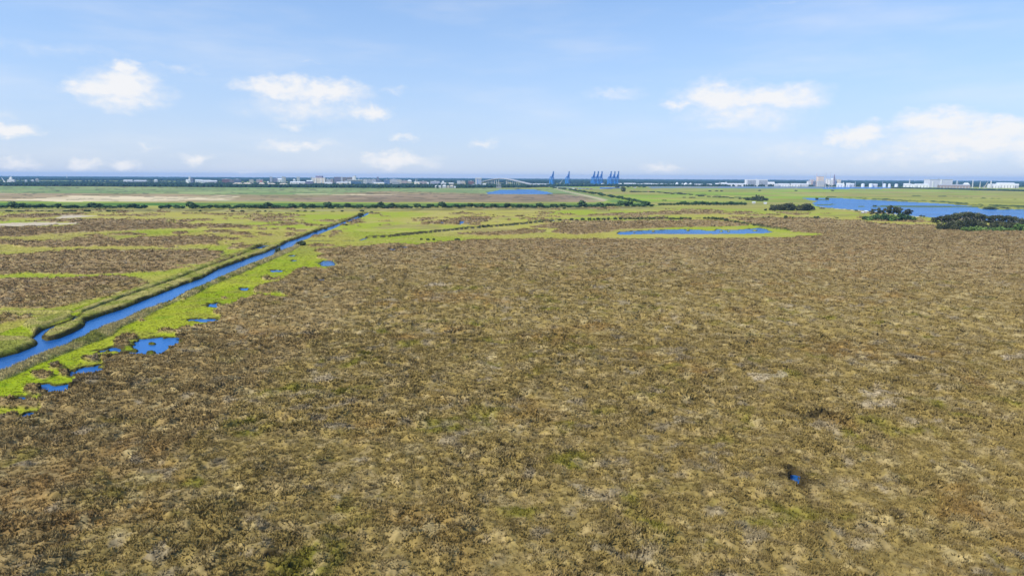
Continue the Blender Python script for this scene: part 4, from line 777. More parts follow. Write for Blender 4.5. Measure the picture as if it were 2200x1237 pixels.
B = [
 # left
 ('block',264,281,386.6,4700,'shed','white','roofw','long white shed in the blue woods left of the town, first of two'),
 ('block',286,310,387.2,4800,'shed','pale','roofw','longer pale shed in the blue woods right of the first white shed'),
 ('h',330,337,385.6,4700,'house','white','roofw','small white gabled house alone in the woods left of the church'),
 ('h',52,56,386.6,4600,'house','white','roofw','tiny white house in the woods near the left edge'),('h',66,71,386.4,4600,'house','cream','roofw','tiny cream house right of the tiny white one near the left edge'),
 ('h',75,81,383.4,4700,'house','cream','roofg','taller cream house in the woods near the left edge'),
 ('w',418,432,386.2,4600,'shed','white','roofw','white low hall right of the white church'),('w',432,450,387,4500,'shed','white','roofw','second white low hall right of the church'),('w',450,464,387.6,4500,'shed','pale','roofw','third and palest low hall right of the church'),
 ('b',476,492,385.2,4700,'block','brick','roofw','dark red brick block left of the gabled condominiums'),('b',492,501,387,4600,'block','brown','roofg','small brown block beside the red brick block'),
 ('b',501,515,385.8,4700,'block','slate','roofw','dark blue block with pale roof right of the brick block'),
 ('b',535,543,386.2,4600,'block','cream','roofw','small cream block with two humps above the condominiums'),('b',550,563,386,4700,'block','pink','roofw','pink and white block left of the grey tower'),('b',557,563,388.6,4400,'house','white','roofr','small white house in front of the pink block'),
 ('t',579,584,380.4,5000,'block','lav','roofg','slim grey tower standing alone left of the white tower'),('b',586,600,383.4,5300,'block','plum','roofg','wide dull purple block between the two left towers'),
 ('t',605,609,379.4,4900,'block','white','roofw','bright white slim tower touching the skyline left of the hotel'),('t',609,613,380.6,4950,'block','cream','roofg','cream tower attached right of the bright white tower'),
 ('h',573,577,389.6,4300,'house','white','roofw','tiny bright white house below the grey tower'),('b',596,604,382.8,5200,'shed','white','roofw','low white roof left of the bright white tower'),
 ('h',629,634,384.6,4800,'house','white','roofw','white peaked house left of the slanted tower'),('t',637,643,380.4,4900,'block','white','roofw','white slanted tower halfway between the white tower and the hotel'),
 ('s',622,656,390,4200,'shed','white','roofw','long white flat hall in front of the hotel approach'),('s',658,669,387.4,4600,'shed','pale','roofw','pale low block just left of the hotel'),
 ('b',655,671,390.4,4150,'bands','plum','slate','dark purple block at the left foot of the hotel'),('t',667.5,671,381,4700,'block','white','roofw','narrow white tower at the left side of the hotel'),
 # middle town
 ('b',698,709,385.6,4600,'bands','white','roofw','white banded block touching the hotel on its right'),('b',709,715,384.6,4650,'block','pink','roofw','small pink tower right of the banded white block'),('s',697,712,391.6,4150,'shed','white','roofw','low cream hall at the right foot of the hotel'),
 ('b',717,731.5,381,4800,'block','plum','slate','square purple block in the middle of the town'),('t',732,735.2,380,4750,'block','white','roofw','thin white stair tower on the right of the purple block'),('b',735.5,742.5,381.2,4800,'block','brown','roofg','brown tower right of the thin white stair tower'),
 ('b',744,758,381.2,4700,'bands','brown','roofg','brown and pink banded block left of the tallest white tower'),('b',722,745,391,4150,'shed','cream','roofw','long cream hall at the edge of the wood in mid town'),
 ('b',740,748,388.6,4200,'bands','white','roofw','white stepped block at the left end of the glass building'),('b',776,779,386,4300,'block','white','roofw','narrow white end block of the glass building'),
 ('b',780,788,385.4,4350,'block','white','roofw','bright white cube right of the glass building'),('b',788,798,386.2,4500,'block','pale','roofw','grey and white block right of the bright white cube'),('b',798,807,385.6,4500,'block','lav','roofw','lavender block left of the dark hall'),
 ('b',809,813,380.6,5000,'block','plum','plum','slim purple tower rising to the skyline right of the lavender block'),('b',808,819,387.6,4400,'bands','slate','plum','dark hall at the foot of the slim purple tower'),('s',802,824,391.8,4150,'shed','cream','roofw','low cream arc-roofed hall by the wood below the dark hall'),
 ('b',824,836,386.6,4500,'bands','blue','roofg','blue-grey office block in the right half of the town'),('b',837,853,385.4,4600,'bands','white','roofw','long white terrace block with dark band right of the blue offices'),('b',853,862,386.4,4550,'block','cream','roofw','cream end block with stepped roof right of the white terrace'),
 ('b',842,858,391,4300,'bands','pale','roofw','pale low block below the long white terrace'),('h',875,884,386.4,4700,'house','cream','roofw','cream peaked hall between the terrace block and the twin spires'),('b',862,874,388,4700,'block','pink','roofg','dull pink row right of the cream end block'),
 ('b',901,917,389.8,4650,'block','pink','roofg','long pink block right of the twin spired church'),('b',917,921,391.6,4500,'shed','white','roofw','small white shed at the end of the long pink block'),
 ('b',924,944,389.8,4350,'fins','lav','roofw','striped lavender block right of the twin spires'),('h',949,954,389,4700,'house','white','roofw','small bright white house behind the striped lavender block'),('s',947,958,393,4300,'shed','pale','roofw','pale low shed below the small bright white house'),
 ('s',964,974,392.8,4300,'shed','pink','roofw','pinkish low shed left of the white twin block'),('b',982,989,388.8,4500,'block','white','roofw','white block with two dark slots right of the sheds'),('b',989,999,389,4550,'block','cream','roofg','cream block adjoining the white slotted block'),
 ('b',1006,1018,389.6,4500,'block','brick','pink','red brick block left of the blue-grey tower'),('s',1014,1019,396,3900,'shed','white','roofw','tiny white shed at the foot of the red brick block'),('s',1037,1044,394.6,3900,'shed','white','roofw','small bright white shed under the left ramp of the bridge'),
 # port sheds
 ('s',1146,1182,395,4000,'shed','white','roofw','long white port shed at the foot of the first crane'),('s',1224,1238,395.4,4100,'shed','pale','roofw','pale port shed right of the second crane'),('s',1240,1268,396,4050,'shed','white','roofw','long low port shed left of the three close cranes'),
 ('s',1292,1298,394,4300,'shed','white','roofw','small pale shed between the two crane groups'),('s',1329,1336,394,4300,'shed','white','roofw','small pale shed right of the last crane'),
 ('s',1342,1367,393.6,4250,'shed','white','roofw','long white warehouse right of all the cranes'),('s',1368,1376,394.8,4250,'shed','white','roofw','short white warehouse right of the long one'),('d',1376,1383,394.4,4250,'tank','white','roofw','white domed tank among the warehouses right of the cranes'),
 ('s',1384,1402,394,4300,'shed','white','roofw','white warehouse right of the domed tank'),('s',1403,1417,394.6,4300,'shed','pale','roofw','pale warehouse left of the second dome'),('d',1419,1427,394.2,4250,'tank','white','roofw','second white dome, wider than the first'),('s',1428,1448,395,4250,'shed','white','roofw','long white warehouse leading to the conical roofs'),
 ('c',1450,1461,391.6,4250,'cone','white','roofw','leftmost white conical roof, alone'),('c',1463,1470,393.4,4250,'cone','white','roofw','small white conical roof left of the largest one'),('c',1467,1482,392.2,4200,'cone','white','roofw','largest white conical roof, in the middle'),('c',1478,1492,393,4230,'cone','white','roofw','rightmost white conical roof'),
 ('s',1493,1511,395.4,4200,'shed','white','roofw','flat white shed right of the conical roofs'),('s',1520,1530,395.2,4250,'shed','pale','roofw','small pale shed in the gap right of the flat shed'),('s',1538,1547,393.8,4300,'shed','white','roofw','small white shed left of the masted shed'),
 ('s',1550,1563,392.6,4300,'shed','white','roofw','white shed with a mast left of the apartment slab'),('s',1564,1603,394,4250,'shed','white','roofw','very long white shed ending at the apartment slab'),
 ('s',1649,1665,391,4350,'shed','white','roofw','white gabled annex right of the apartment slab'),('s',1665,1674,395,4250,'shed','pale','roofw','low pale shed right of the gabled annex'),('s',1676,1698,394.4,4250,'shed','white','roofw','rounded white shed halfway to the industrial plant'),('s',1702,1720,394.2,4300,'shed','white','roofw','white shed left of the plant, first of two'),('s',1721,1738,394.6,4300,'shed','pale','roofw','white shed touching the left side of the plant'),
 # right of the plant
 ('c',1810,1817,391.8,4300,'cone','white','roofw','white pointed roof just right of the plant'),('s',1800,1812,393.8,4200,'shed','white','roofw','bright white hall at the right foot of the plant'),('s',1820,1828,393.4,4250,'shed','white','roofw','white hall right of the pointed roof'),('s',1829,1836,394.2,4250,'shed','pale','roofw','pale hall second to the right of the pointed roof'),
 ('d',1852,1859,394.4,4250,'tank','white','roofw','leftmost of the white tanks right of the plant'),('d',1869,1877,394.2,4200,'tank','white','roofw','widest of the white tanks right of the plant'),('s',1878,1886,395.2,4200,'shed','pale','roofw','pale shed right of the widest tank'),('d',1898,1905,394.2,4200,'tank','white','roofw','white tank in the middle of the row right of the plant'),('d',1910,1915,394.8,4200,'tank','white','roofw','narrowest of the white tanks right of the plant'),('d',1924,1931,395,4150,'tank','white','roofw','last white tank of the row, near the tree strip'),
 ('s',1945,1959,394.2,4100,'shed','white','roofw','white shed at the foot of the left tall mast'),('s',1960,1970,395.6,4050,'shed','white','roofw','small white shed right of the left tall mast'),('s',1972,1997,395,4050,'shed','white','roofw','long white shed left of the lavender power house'),('s',2026,2084,396.4,3900,'shed','brown','roofg','long low brown shed below the lavender power house'),
 ('b',2073,2084,392.8,4200,'house','white','roofw','white domed hall right of the lavender power house'),('s',2129,2150,395.2,4050,'shed','white','roofw','low left half of the big white port shed'),('s',2150,2182,392.6,4050,'shed','white','roofw','big white arched port shed near the right edge'),('s',2182,2190,395,4050,'shed','pale','roofw','small pale shed at the right end of the big port shed'),
 ('f',1362,1367,402.6,3350,'house','pale','roofw','small white house by the dark trees at the causeway end'),('f',1391,1397,410.6,2450,'house','white','roofr','tiny white shack with a red roof among the hedges'),
 ('f',1618,1623.5,433.4,1370,'shed','white','roofw','left of two white field sheds beneath the tree clump'),('f',1643,1648,434.6,1340,'shed','white','roofw','right of two white field sheds beneath the tree clump'),
 ('f',1861,1864.5,452.4,1010,'shed','white','roofw','tiny white hut on the near shore of the lake'),('f',1854.5,1857.5,455,985,'shed','white','roofw','tiny low white hut left of the other on the lake shore')]
for n_, x0, x1, yt, D, st, wl, rf, lb in B:
    nm = {'shed': 'warehouse', 'house': 'house', 'cone': 'conical_store', 'tank': 'storage_tank'}.get(st, 'apartment_building')
    if n_ == 'f' and st == 'shed': nm = 'hut'
    if n_ == 'f':
        o = building(nm, x0, x1, yt, D, st, wl, rf, lb, cat=nm.replace('_', ' '), dep=6 if D < 1500 else 10)
    else: building(nm, x0, x1, yt, D, st, wl, rf, lb, cat=nm.replace('_', ' ').replace('apartment building', 'building'))
# gabled condominiums at the wood's edge
for x0, x1, yt, lb in [(500,520,392.6,'gabled pale condominium, leftmost at the edge of the wood'),(521,538,392.4,'gabled pale condominium, second from the left at the edge of the wood'),(541,552,396,'low pale lodge between the condominiums'),(555,567,392.6,'square pale condominium, third from the left'),(573,590,393.4,'wide cream condominium with dark opening, fourth from the left'),(599,616,393.6,'white condominium farthest right in the left row')]:
    building('condominium', x0, x1, yt, 3225, 'house', 'cream' if x0 in (573, 521) else 'white', 'tan', lb, cat='building', dep=16)
for i, (x0, x1, yt, wl) in enumerate([(934,940,398.4,'white'),(941,948,399,'white'),(950,958.5,397.6,'white'),(960,965,399,'cream'),(966,974,398,'pale'),(975,979,400,'white')]):
    building('row_house', x0, x1, yt, 3060, 'house', wl, 'roofw' if wl == 'white' else 'tan', ['leftmost white row house below the striped block','second white row house below the striped block','brightest white row house, in the middle of the row','narrow cream row house right of the brightest one','pale row house with bare roof, second from the right','rightmost small white row house'][i], cat='house', dep=12)
# hotel, tall tower, church, twin spires, glass building, blue-grey tower
def root_at(name, x0, x1, D, label, cat='building', dep=20):
    a = P(x0, 390, D); b_ = P(x1, 390, D); return thing(name, label, cat, ((a.x + b_.x) / 2, D + dep / 2, 0)), (b_.x - a.x) / 2, dep / 2
def ztop(x, y, D): return P(x, y, D).z
r, hx, hy = root_at('hotel', 671.5, 698, 4400, 'big cream hotel slab with dark crown, the largest building of the town', dep=34)
h1 = ztop(680, 381, 4400); h2 = ztop(685, 378, 4400)
MB().box(-hx, hx, -hy, hy, -.5, h1 - 4).build('wall', pm('cream'), r)
mb = MB()
for k in (-.93, -.52, .42, .92): mb.box(hx * k - 2.6, hx * k + 2.6, -hy - 1.8, -hy + 1, 0, h1 - (2 if abs(k) > .8 else 6))
mb.build('pier', pm('white'), r)
wn_ = MB()
for i in range(11):
    cx = -hx * .88 + i * hx * 1.76 / 10
    if min(abs(cx - hx * k) for k in (-.93, -.52, .42, .92)) > 3.4: wn_.box(cx - 1.6, cx + 1.6, -hy - .3, -hy + .2, 3, h1 - 7)
wn_.build('window', pm('tan'), r)
MB().box(-hx * .5, hx * .52, -hy * .9, hy, h1 - 14, h2).build('crown_storey', pm('plum'), r); MB().box(-hx * .2, -hx * .1, -2, 2, h2, h2 + 3).build('vent', pm('white'), r)
r, hx, hy = root_at('tower_block', 757, 764, 4650, 'tallest white tower of the town with grey cap', dep=20); h1 = ztop(760, 379.4, 4650); h2 = ztop(761, 377.2, 4650)
MB().box(-hx, hx, -hy, hy, -.5, h1).build('wall', pm('white'), r); MB().box(-hx * .3, hx * .9, -hy * .8, hy * .8, h1, h2).build('roof', pm('steel'), r)
mb = MB(); wingrid(mb, -hx * .2, hx, -hy, 3, h1 - 2, 3, 12); mb.build('window', pm('grey'), r)
r, hx, hy = root_at('glass_building', 748, 777, 4250, 'long white building with a blue glass front at the edge of the wood', dep=40); h1 = ztop(760, 387.2, 4250)
MB().box(-hx, hx, -hy, hy, -.5, h1).build('wall', pm('pale'), r); MB().box(-hx * .55, hx * .95, -hy - 1, -hy + 1, 2, h1 * .66).build('glass_front', pm('glass'), r)
rf = MB().box(-hx - 3, hx + 3, -hy - 5, hy, h1, h1 + 3).build('roof', pm('roofw'), r); MB().cyl(hx * .5, 0, h1 + 3, h1 + 11, 1.6, 1.2, 8).build('vent', pm('white'), rf)
MB().box(-hx, -hx * .6, -hy - 2.5, -hy, 0, h1 * .8).build('stair_tower', pm('white'), r)
r, hx, hy = root_at('church', 399, 414, 4500, 'white church with a square tower and dark hall left of the town', 'church', dep=24); h1 = ztop(405, 385.6, 4500); h2 = ztop(406, 379.6, 4500)
MB().box(-hx, -hx * .2, -hy, hy, -.5, h1 - 4).build('nave', pm('white'), r); MB().gable(-hx, -hx * .2, -hy, hy, h1 - 4, h1, 'x').build('roof', pm('roofw'), r)
tw = MB().box(-hx * .2, hx * .22, -8, 6, -.5, h2).build('tower', pm('white'), r); MB().box(-hx * .12, hx * .14, -8.3, -8, h2 * .7, h2 * .9).build('opening', pm('grey'), tw)
MB().box(hx * .22, hx, -hy * .6, hy, -.5, h1 + 8).build('hall', pm('slate'), r)
r, hx, hy = root_at('church', 890, 901, 4400, 'cream church with two thin white spires in the right half of the town', 'church', dep=20); h1 = ztop(895, 390.4, 4400); h2 = ztop(895, 383.2, 4400)
MB().box(-hx, hx, -hy, hy, -.5, h1 - 3).build('nave', pm('cream'), r); MB().gable(-hx, hx, -hy, hy, h1 - 3, h1, 'x').build('roof', pm('roofw'), r)
for k in (-.55, .05): MB().box(hx * k - 1.5, hx * k + 1.5, -hy - 1, -hy + 2, 0, h1 + 3).cyl(hx * k, -hy + .5, h1 + 3, h2, 1.5, .35, 6).build('spire', pm('white'), r)
r, hx, hy = root_at('office_tower', 1021, 1034, 4300, 'blue-grey office tower with a white overhanging roof at the left end of the bridge', dep=34); h1 = ztop(1027, 384.2, 4300); h2 = ztop(1027, 382, 4300)
MB().box(-hx, hx, -hy, hy, -.5, h1).build('wall', pm('steel'), r); MB().box(-hx * .36, -hx * .1, -hy - .4, -hy + .2, 2, h1 - 1).build('window', pm('blue'), r)
mb = MB(); wingrid(mb, 0, hx, -hy, 4, h1 - 2, 4, 9, .7, .4); mb.build('window', pm('blue'), r)
MB().box(-hx * 1.02, hx * 1.08, -hy * 1.1, hy * 1.1, h1, h2).build('roof', pm('roofw'), r)
r, hx, hy = root_at('apartment_slab', 1603, 1650, 4300, 'long white apartment slab with dark window bays left of the plant', dep=26); h1 = ztop(1625, 386, 4300)
MB().box(-hx, hx, -hy, hy, -.5, h1).build('wall', pm('white'), r)
for c0, c1 in ((-.86, -.10), (.18, .97)):
    mb = MB(); n = 9; 
    for i in range(n):
        cx = hx * (c0 + (c1 - c0) * (i + .5) / n); mb.box(cx - hx * .026, cx + hx * .026, -hy - .3, -hy + .2, 4, h1 - 4)
    w_ = mb.build('window', pm('slate'), r); mb = MB()
    for j in range(2, 9): mb.box(hx * c0, hx * c1, -hy - 1.0, -hy - .35, j * h1 / 10, j * h1 / 10 + .9)
    mb.build('balcony', pm('white'), w_)
MB().box(-hx, hx, -hy, hy, h1, h1 + 1).box(-4, 4, -5, 5, h1 + 1, h1 + 4).build('roof', pm('roofw'), r)
r, hx, hy = root_at('power_house', 1998, 2047, 4200, 'huge windowless lavender power house with white central shaft near the right edge', dep=60); h1 = ztop(2022, 386, 4200)
MB().box(-hx, hx, -hy, hy, -.5, h1).build('wall', pm('lav'), r); MB().box(-3.5, 3.5, -hy - 3, -hy, 0, h1 + 2.5).build('stair_tower', pm('white'), r); MB().box(-hx * .78, -hx * .68, -hy - 2, -hy, 0, h1 - 9).build('duct', pm('white'), r)
rf = MB().box(-hx - 1, hx + 1, -hy - 1, hy + 1, h1, h1 + 1.6).build('roof', pm('roofw'), r); MB().cyl(3, 0, h1 + 1.6, h1 + 5, 1, 1, 8).cyl(3, 0, h1 + 5, h1 + 6.8, 6, 6.6, 14).build('antenna', pm('grey'), rf)

# industrial plant: boiler houses and chimneys are things of their own
def zb(x0, x1, yt, D, col, name, lb, dep=26, roof='roofw', vents=True):
    r, hx, hy = root_at(name, x0, x1, D, lb, 'factory', dep); h = ztop(x0, yt, D)
    MB().box(-hx, hx, -hy, hy, -.5, h).build('wall', pm(col), r); MB().box(-hx - .6, hx + .6, -hy - .6, hy + .6, h, h + 1.5).build('roof', pm(roof), r)
    mb = MB(); wingrid(mb, -hx, hx, -hy, h * .15, h * .9, max(2, int(hx / 5)), max(2, int(h / 11)), .35, .3, .4); mb.build('louvre', pm('grey'), r)
    if vents: MB().cyl(-hx * .4, 0, h + 1.5, h + 6, 1.6, 1.6, 8).cyl(hx * .3, 2, h + 1.5, h + 4.5, 2.2, 2.2, 8).build('vent', pm('steel'), r)
zb(1757.5,1770,379.8,4450,'peach','boiler_house','tall peach boiler house, highest block of the plant',30,'pink'); zb(1750.5,1757,390,4400,'slate','boiler_house','low dark block left of the peach boiler house')
zb(1743,1749,386.6,4500,'pink','boiler_house','rounded pink block at the left of the plant'); zb(1737,1743,389.8,4450,'white','boiler_house','low white block at the far left of the plant')
zb(1758,1772,389.6,4350,'pale','boiler_house','pale hall in front of the peach boiler house',20); zb(1777,1783,384.6,4480,'white','boiler_house','white stepped block right of the peach boiler house'); zb(1783,1789,387,4450,'white','boiler_house','lower white block second to the right of the peach boiler house')
zb(1789,1795.5,383.2,4450,'white','boiler_house','tall white block under the dark flare tower',26); zb(1797,1800,386.4,4500,'blue','boiler_house','narrow blue block right of the flare tower'); zb(1801,1807,386.2,4450,'cream','boiler_house','cream block at the right end of the plant'); zb(1772,1777,388.6,4500,'lav','boiler_house','dark lavender block between the boiler house and the stepped block')
def chimney(px, yt, D, r0, r1, col, lb):
    x = P(px, yt, D); r = thing('chimney', lb, 'chimney', (x.x, D, 0)); MB().cyl(0, 0, -.5, x.z, r0, r1, 12).build('shaft', pm(col), r); MB().cyl(0, 0, x.z - .2, x.z + 1.2, r1 * 1.25, r1 * 1.25, 12).build('rim', pm('grey'), r)
chimney(1755.4,372.5,4380,2.0,1.3,'pink','thin pink chimney left of the peach boiler house'); chimney(1749.6,380,4420,1.6,1.2,'pale','short thin chimney left of the pink one'); chimney(1775.2,372.6,4400,1.9,1.4,'pale','thin pale chimney right of the peach boiler house'); chimney(1785.0,371,4400,2.0,1.2,'steel','tallest grey-green chimney of the plant')
def mast(px, yt, D, wd, col, lb, name='lattice_mast', cat='mast', taper=.3):
    x = P(px, yt, D); h = x.z; r = thing(name, lb, cat, (x.x, D, 0)); mb = MB(); w = wd / 2
    for sx in (-1, 1):
        for sy in (-1, 1): mb.beam((sx * w, sy * w, 0), (sx * w * taper, sy * w * taper, h), wd * .14)
    mb.build('leg', pm(col), r); mb = MB(); n = 8
    for i in range(n):
        a, b_ = i / n, (i + 1) / n; wa_, wb = w * (1 - (1 - taper) * a), w * (1 - (1 - taper) * b_)
        for sy in (-1, 1): mb.beam((-wa_, sy * wa_, a * h), (wb, sy * wb, b_ * h), wd * .09); mb.beam((wa_, sy * wa_, a * h), (-wb, sy * wb, b_ * h), wd * .09)
    mb.build('bracing', pm(col), r); MB().cyl(0, 0, h - .5, h + 2.5, wd * .12, wd * .06, 6).build('tip', pm(col), r)
mast(1793.2,375.2,4450,13,'plum','dark violet flare tower on the white block of the plant','flare_tower','tower',.12)
mast(1955,384.8,4100,5,'white','tall thin white mast left of the lavender power house'); mast(2091,386.4,3950,5,'white','tall thin white mast right of the lavender power house'); mast(2106.5,390.4,3950,4,'white','short white mast second to the right of the power house')
mast(2129.8,389,4050,8,'white','short stout white mast at the left end of the big port shed'); mast(1546,391,4300,4,'pale','thin pale mast left of the masted shed'); mast(1560,390.2,4300,5,'white','white mast rising from the shed left of the apartment slab')
mast(1838,390.6,4200,4,'pale','thin mast between the plant and the white tanks'); mast(1897,389.4,4200,3,'steel','thin dark mast among the white tanks'); mast(143,375.4,8000,8,'white','tiny white mast on the horizon at the far left'); mast(2057,388.4,4100,12,'steel','grey derrick right of the lavender power house','derrick','derrick',.25)
mast(1774.6,398,3650,3,'pale','thin pale pylon in the wood below the plant, left of two'); mast(1781,398,3650,3,'pale','thin pale pylon in the wood below the plant, right of two'); mast(1711,396.6,3650,3,'pale','thin pale pylon in the wood right of the apartment slab')
def jib(px0, y0, px1, y1, D, col, lb, wd=3.2):
    a = P(px0, y0, D); b_ = P(px1, y1, D); r = thing('mobile_crane', lb, 'crane', (a.x, D, 0)); MB().box(-6, 6, -4, 4, 0, 4).build('carriage', pm(col), r)
    MB().beam((0, 0, 4), (b_.x - a.x, 0, b_.z), wd, wd * .5).build('jib', pm(col), r); MB().beam((-6, 0, 4), ((b_.x - a.x) * .8, 0, b_.z * .8), .6).beam((-6, 0, 4), (-5, 0, 14), .8).build('stay', pm('steel'), r)
jib(2115,399,2123,390.5,3950,'tan','yellowish crane with a slanted jib left of the big port shed'); jib(1202,394.4,1208.6,386,4600,'pale','pale crane with slanted jib between the first two blue cranes'); jib(10,391,3,382,4500,'white','white crane with a jib leaning left at the left edge',5); jib(17,391,24,382.6,4500,'white','white crane with a steep jib second from the left edge',4); jib(28,391,25,383.4,4500,'white','white crane with a short jib third from the left edge',4)
r, hx, hy = root_at('ship', 15, 31, 4450, 'white ship superstructure among the woods at the far left', 'ship', 16); MB().box(-hx, hx, -hy, hy, 0, 20, 2, 2).build('hull', pm('pale'), r); sp = MB().box(-hx * .5, hx * .2, -hy * .6, hy * .6, 20, 30).box(-hx * .3, hx * .1, -4, 4, 30, 36).build('superstructure', pm('white'), r); MB().beam((0, 0, 36), (0, 0, 46), 1.4).build('mast', pm('white'), sp)

# eight blue ship-to-shore cranes, booms up
def sts(px, ytop, D, label, yaw, group):
    tp = P(px, ytop, D); H = tp.z; r = thing('gantry_crane', label, 'crane', (tp.x - 4, D, 0), yaw, group); g = 11; s = 12; zt = H * .50
    for sx in (-1, 1):
        for sy in (-1, 1): MB().beam((sx * g, sy * s, 0), (sx * g * .84, sy * s, zt), 3.4, 2.6).build('leg', pm('crane'), r)
    mb = MB()
    for sy in (-1, 1): mb.beam((-g, sy * s, zt * .36), (g, sy * s, zt * .36), 2.6); mb.beam((-g, sy * s, zt), (g, sy * s, zt), 3.2); mb.beam((-g, sy * s, 2), (g, sy * s, 2), 2.2); mb.beam((-g, sy * s, zt * .36), (g * .8, sy * s, zt), 1.6)
    for sx in (-1, 1): mb.beam((sx * g, -s, zt * .36), (sx * g, s, zt * .36), 2.2); mb.beam((sx * g * .84, -s, zt), (sx * g * .84, s, zt), 2.6)
    mb.build('portal_beam', pm('crane'), r)
    MB().beam((-3.4, -24, zt + 3.5), (-3.4, s + 4, zt + 3.5), 2.4).beam((3.4, -24, zt + 3.5), (3.4, s + 4, zt + 3.5), 2.4).build('girder', pm('craned'), r)
    MB().box(-5, 5, -14, -3, zt + 5, zt + 10).build('machinery_house', pm('craned'), r)
    zm = H * .77; m_ = MB()
    for sx in (-1, 1): m_.beam((sx * 6.2, s, zt + 2), (sx * 3, s, zm), 3.8, 3.2); m_.beam((sx * 4.4, s * .3, zt + 2), (sx * 3, s, zm), 1.7)
    m_.beam((-3.4, s, zm), (3.4, s, zm), 2.2); m_.beam((-4.6, s, (zt + zm) / 2), (4.6, s, (zt + zm) / 2), 1.6); m_.build('mast', pm('craned'), r)
    bm_ = MB(); L = H - zt - 3
    for sx in (-1, 1): bm_.beam((sx * 3.0, s + 4, zt + 3), (sx * 2.4, s + 4 + L * .20, H), 4.0, 3.4)
    for k in range(7): z = zt + 3 + L * (k + .6) / 7; bm_.beam((-3, s + 4 + L * .2 * (k + .6) / 7, z), (3, s + 4 + L * .2 * (k + .6) / 7, z), 1.5)
    bm_.build('boom', pm('cranep'), r)
    st_ = MB(); st_.beam((-3, s, zm), (-2.6, s + 4 + L * .15, zt + L * .78), .8).beam((3, s, zm), (2.6, s + 4 + L * .15, zt + L * .78), .8);st_.build('stay', pm('craned'), r)
for px_, lb, gp in [(1187,'leftmost blue gantry crane, standing alone','lone cranes'),(1221,'second blue gantry crane from the left, alone in the middle','lone cranes'),(1276,'left crane of the first close group of three blue gantry cranes','g1'),(1284,'middle crane of the first close group of three blue gantry cranes','g1'),(1292,'right crane of the first close group of three blue gantry cranes','g1'),
    (1311.8,'left crane of the second close group of three blue gantry cranes','g2'),(1319.8,'middle crane of the second close group of three blue gantry cranes','g2'),(1327.6,'rightmost blue gantry crane, right end of the second group','g2')]:
    sts(px_, 368, 4750, lb, math.radians(-30), 'blue gantry cranes at the port')

# ------------------------------------------------------------------ the high bridge and the causeway
DK = [(1033,390.4,4900),(1044,389,4780),(1053,386.8,4680),(1062,384.8,4600),(1075,383.4,4480),(1087,384,4370),(1094.5,385.2,4300),(1107,388,4180),(1120,391,4060),(1130,393.4,3980),(1140,395.8,3900),(1150,397.8,3820),(1160,399.6,3740)]
pts = [P(*q_) for q_ in DK]
br = thing('bridge', 'high arched road bridge on tall white piers between the town and the cranes', 'bridge', (0, 0, 0))
def ribbon(pts, w, up, th):
    v = []; f = []
    for i, p in enumerate(pts):
        t_ = (pts[min(i + 1, len(pts) - 1)] - pts[max(i - 1, 0)]); n = Vector((-t_.y, t_.x, 0)).normalized() * w / 2
        for a, z in ((n, up), (-n, up), (-n, up - th), (n, up - th)): v.append((p.x + a.x, p.y + a.y, p.z + z))
    for i in range(len(pts) - 1):
        for k in range(4): f.append((4*i + k, 4*i + (k+1) % 4, 4*(i+1) + (k+1) % 4, 4*(i+1) + k))
    f.append((3, 2, 1, 0)); e = 4 * (len(pts) - 1); f.append((e, e+1, e+2, e+3)); mb = MB(); mb.v = v; mb.f = f; return mb
ribbon(pts, 22, 0, 2.4).build('deck', pm('conc'), br)
for sgn in (-1, 1):
    q_ = []
    for i, p in enumerate(pts):
        t_ = (pts[min(i + 1, len(pts) - 1)] - pts[max(i - 1, 0)]); n = Vector((-t_.y, t_.x, 0)).normalized() * 10.6 * sgn; q_.append(p + n)
    ribbon(q_, .8, 1.5, 1.6).build('railing', pm('pale'), br)
for s_ in np.linspace(.02, .98, 34):
    k = s_ * (len(pts) - 1); i = min(int(k), len(pts) - 2); p = pts[i].lerp(pts[i+1], k - i)
    if 4.05 < k < 4.95: continue
    big = 2.8 < k < 5.3; a = 4.4 if big else 2.4
    MB().box(p.x - a / 2, p.x + a / 2, p.y - 8, p.y - 8 + a, -1, p.z - 3).box(p.x - a / 2, p.x + a / 2, p.y + 8 - a, p.y + 8, -1, p.z - 3).box(p.x - a * .6, p.x + a * .6, p.y - 10, p.y + 10, p.z - 5, p.z - 3.1).build('pier', pm('pale'), br)
r, hx, hy = root_at('pump_station', 1066, 1077, 3150, 'pale concrete block with tall pillars at the wood edge below the bridge', 'building', 14); h = ztop(1071, 396.4, 3150)
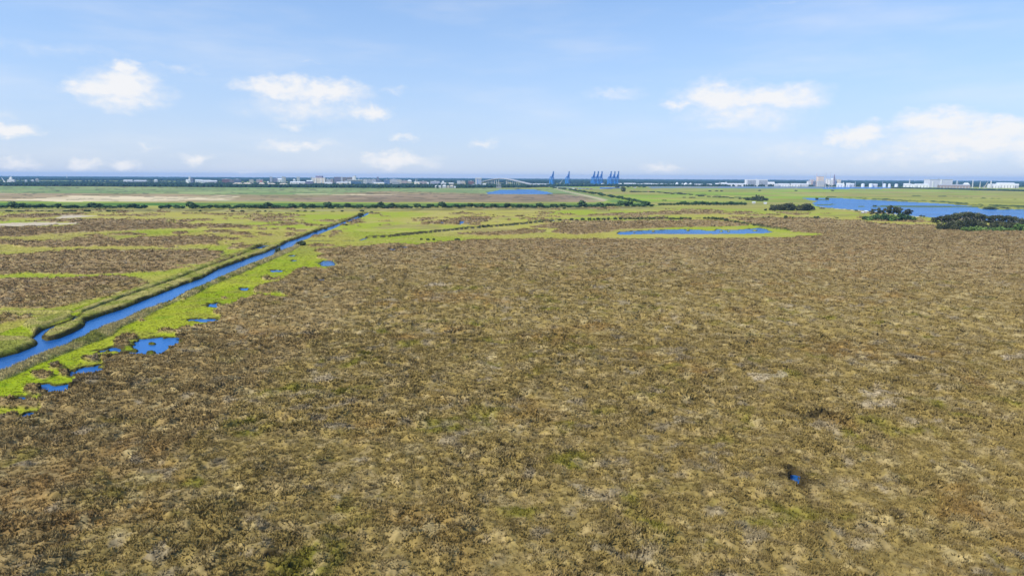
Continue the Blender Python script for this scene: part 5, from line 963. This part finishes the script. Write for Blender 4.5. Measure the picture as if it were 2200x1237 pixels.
MB().box(-hx, hx, -hy, hy, -.5, 6).build('base', pm('conc'), r)
for k in (-.7, -.1, .2, .75): MB().box(hx * k - 1.3, hx * k + 1.3, -hy, -hy + 3, 6, h).build('pillar', pm('conc'), r)
MB().box(-hx * .9, hx * .9, -hy - .3, hy, h, h + 1.5).build('roof', pm('pale'), r)
cw = [Vector((*G(a, b_), 2.2)) for a, b_ in [(1160,400.6),(1170,401.2),(1182,401.9),(1194,402.6),(1220,403.8),(1250,405.2),(1290,406.2),(1340,404.8)]]
rd = ribbon(cw, 30, 0, 1.2).build('road', pm('conc'), None); tag(rd, kind='structure')
# lorries and containers at the port stay below a pixel; the parked rows by the causeway read as small coloured boxes
CT = [('white', 1200), ('blue', 1207), ('brick', 1214), ('slate', 1222), ('white', 1231), ('brick', 1238), ('blue', 1246), ('plum', 1254), ('slate', 1262), ('brick', 1270)]
for i, (c_, px_) in enumerate(CT):
    x, y = G(px_, 405.0 + (px_ - 1200) * .028); r = thing('shipping_container', '%s container in front of the causeway, %s' % ({'white':'white','blue':'blue','brick':'red','slate':'dark grey','plum':'violet'}[c_], ['leftmost of all','second from the left','left red one of three','darker one in the left half','white one in the middle','middle red one of three','blue one right of the middle','only violet one','darker one in the right half','rightmost of all'][i]), 'container', (x, y, .3), .1 * (i % 3))
    MB().box(-6, 6, -1.6, 1.6, 0, 3.2).build('body', pm(c_), r); MB().box(5.98, 6.1, -1.5, 1.5, .1, 3.1).build('door', pm('grey'), r)
# ------------------------------------------------------------------ the air
m = bpy.data.materials.new('haze_air'); m.use_nodes = True; t = m.node_tree; t.nodes.clear()
pv = t.nodes.new('ShaderNodeVolumePrincipled'); pv.inputs['Color'].default_value = (.30, .58, 1.0, 1); pv.inputs['Density'].default_value = 4.7e-5; pv.inputs['Anisotropy'].default_value = 0.0
ou = t.nodes.new('ShaderNodeOutputMaterial'); t.links.new(pv.outputs[0], ou.inputs['Volume'])
hz = MB().box(-21500, 21500, -300, 17300, -2.5, 101).build('haze', m); tag(hz, kind='stuff')
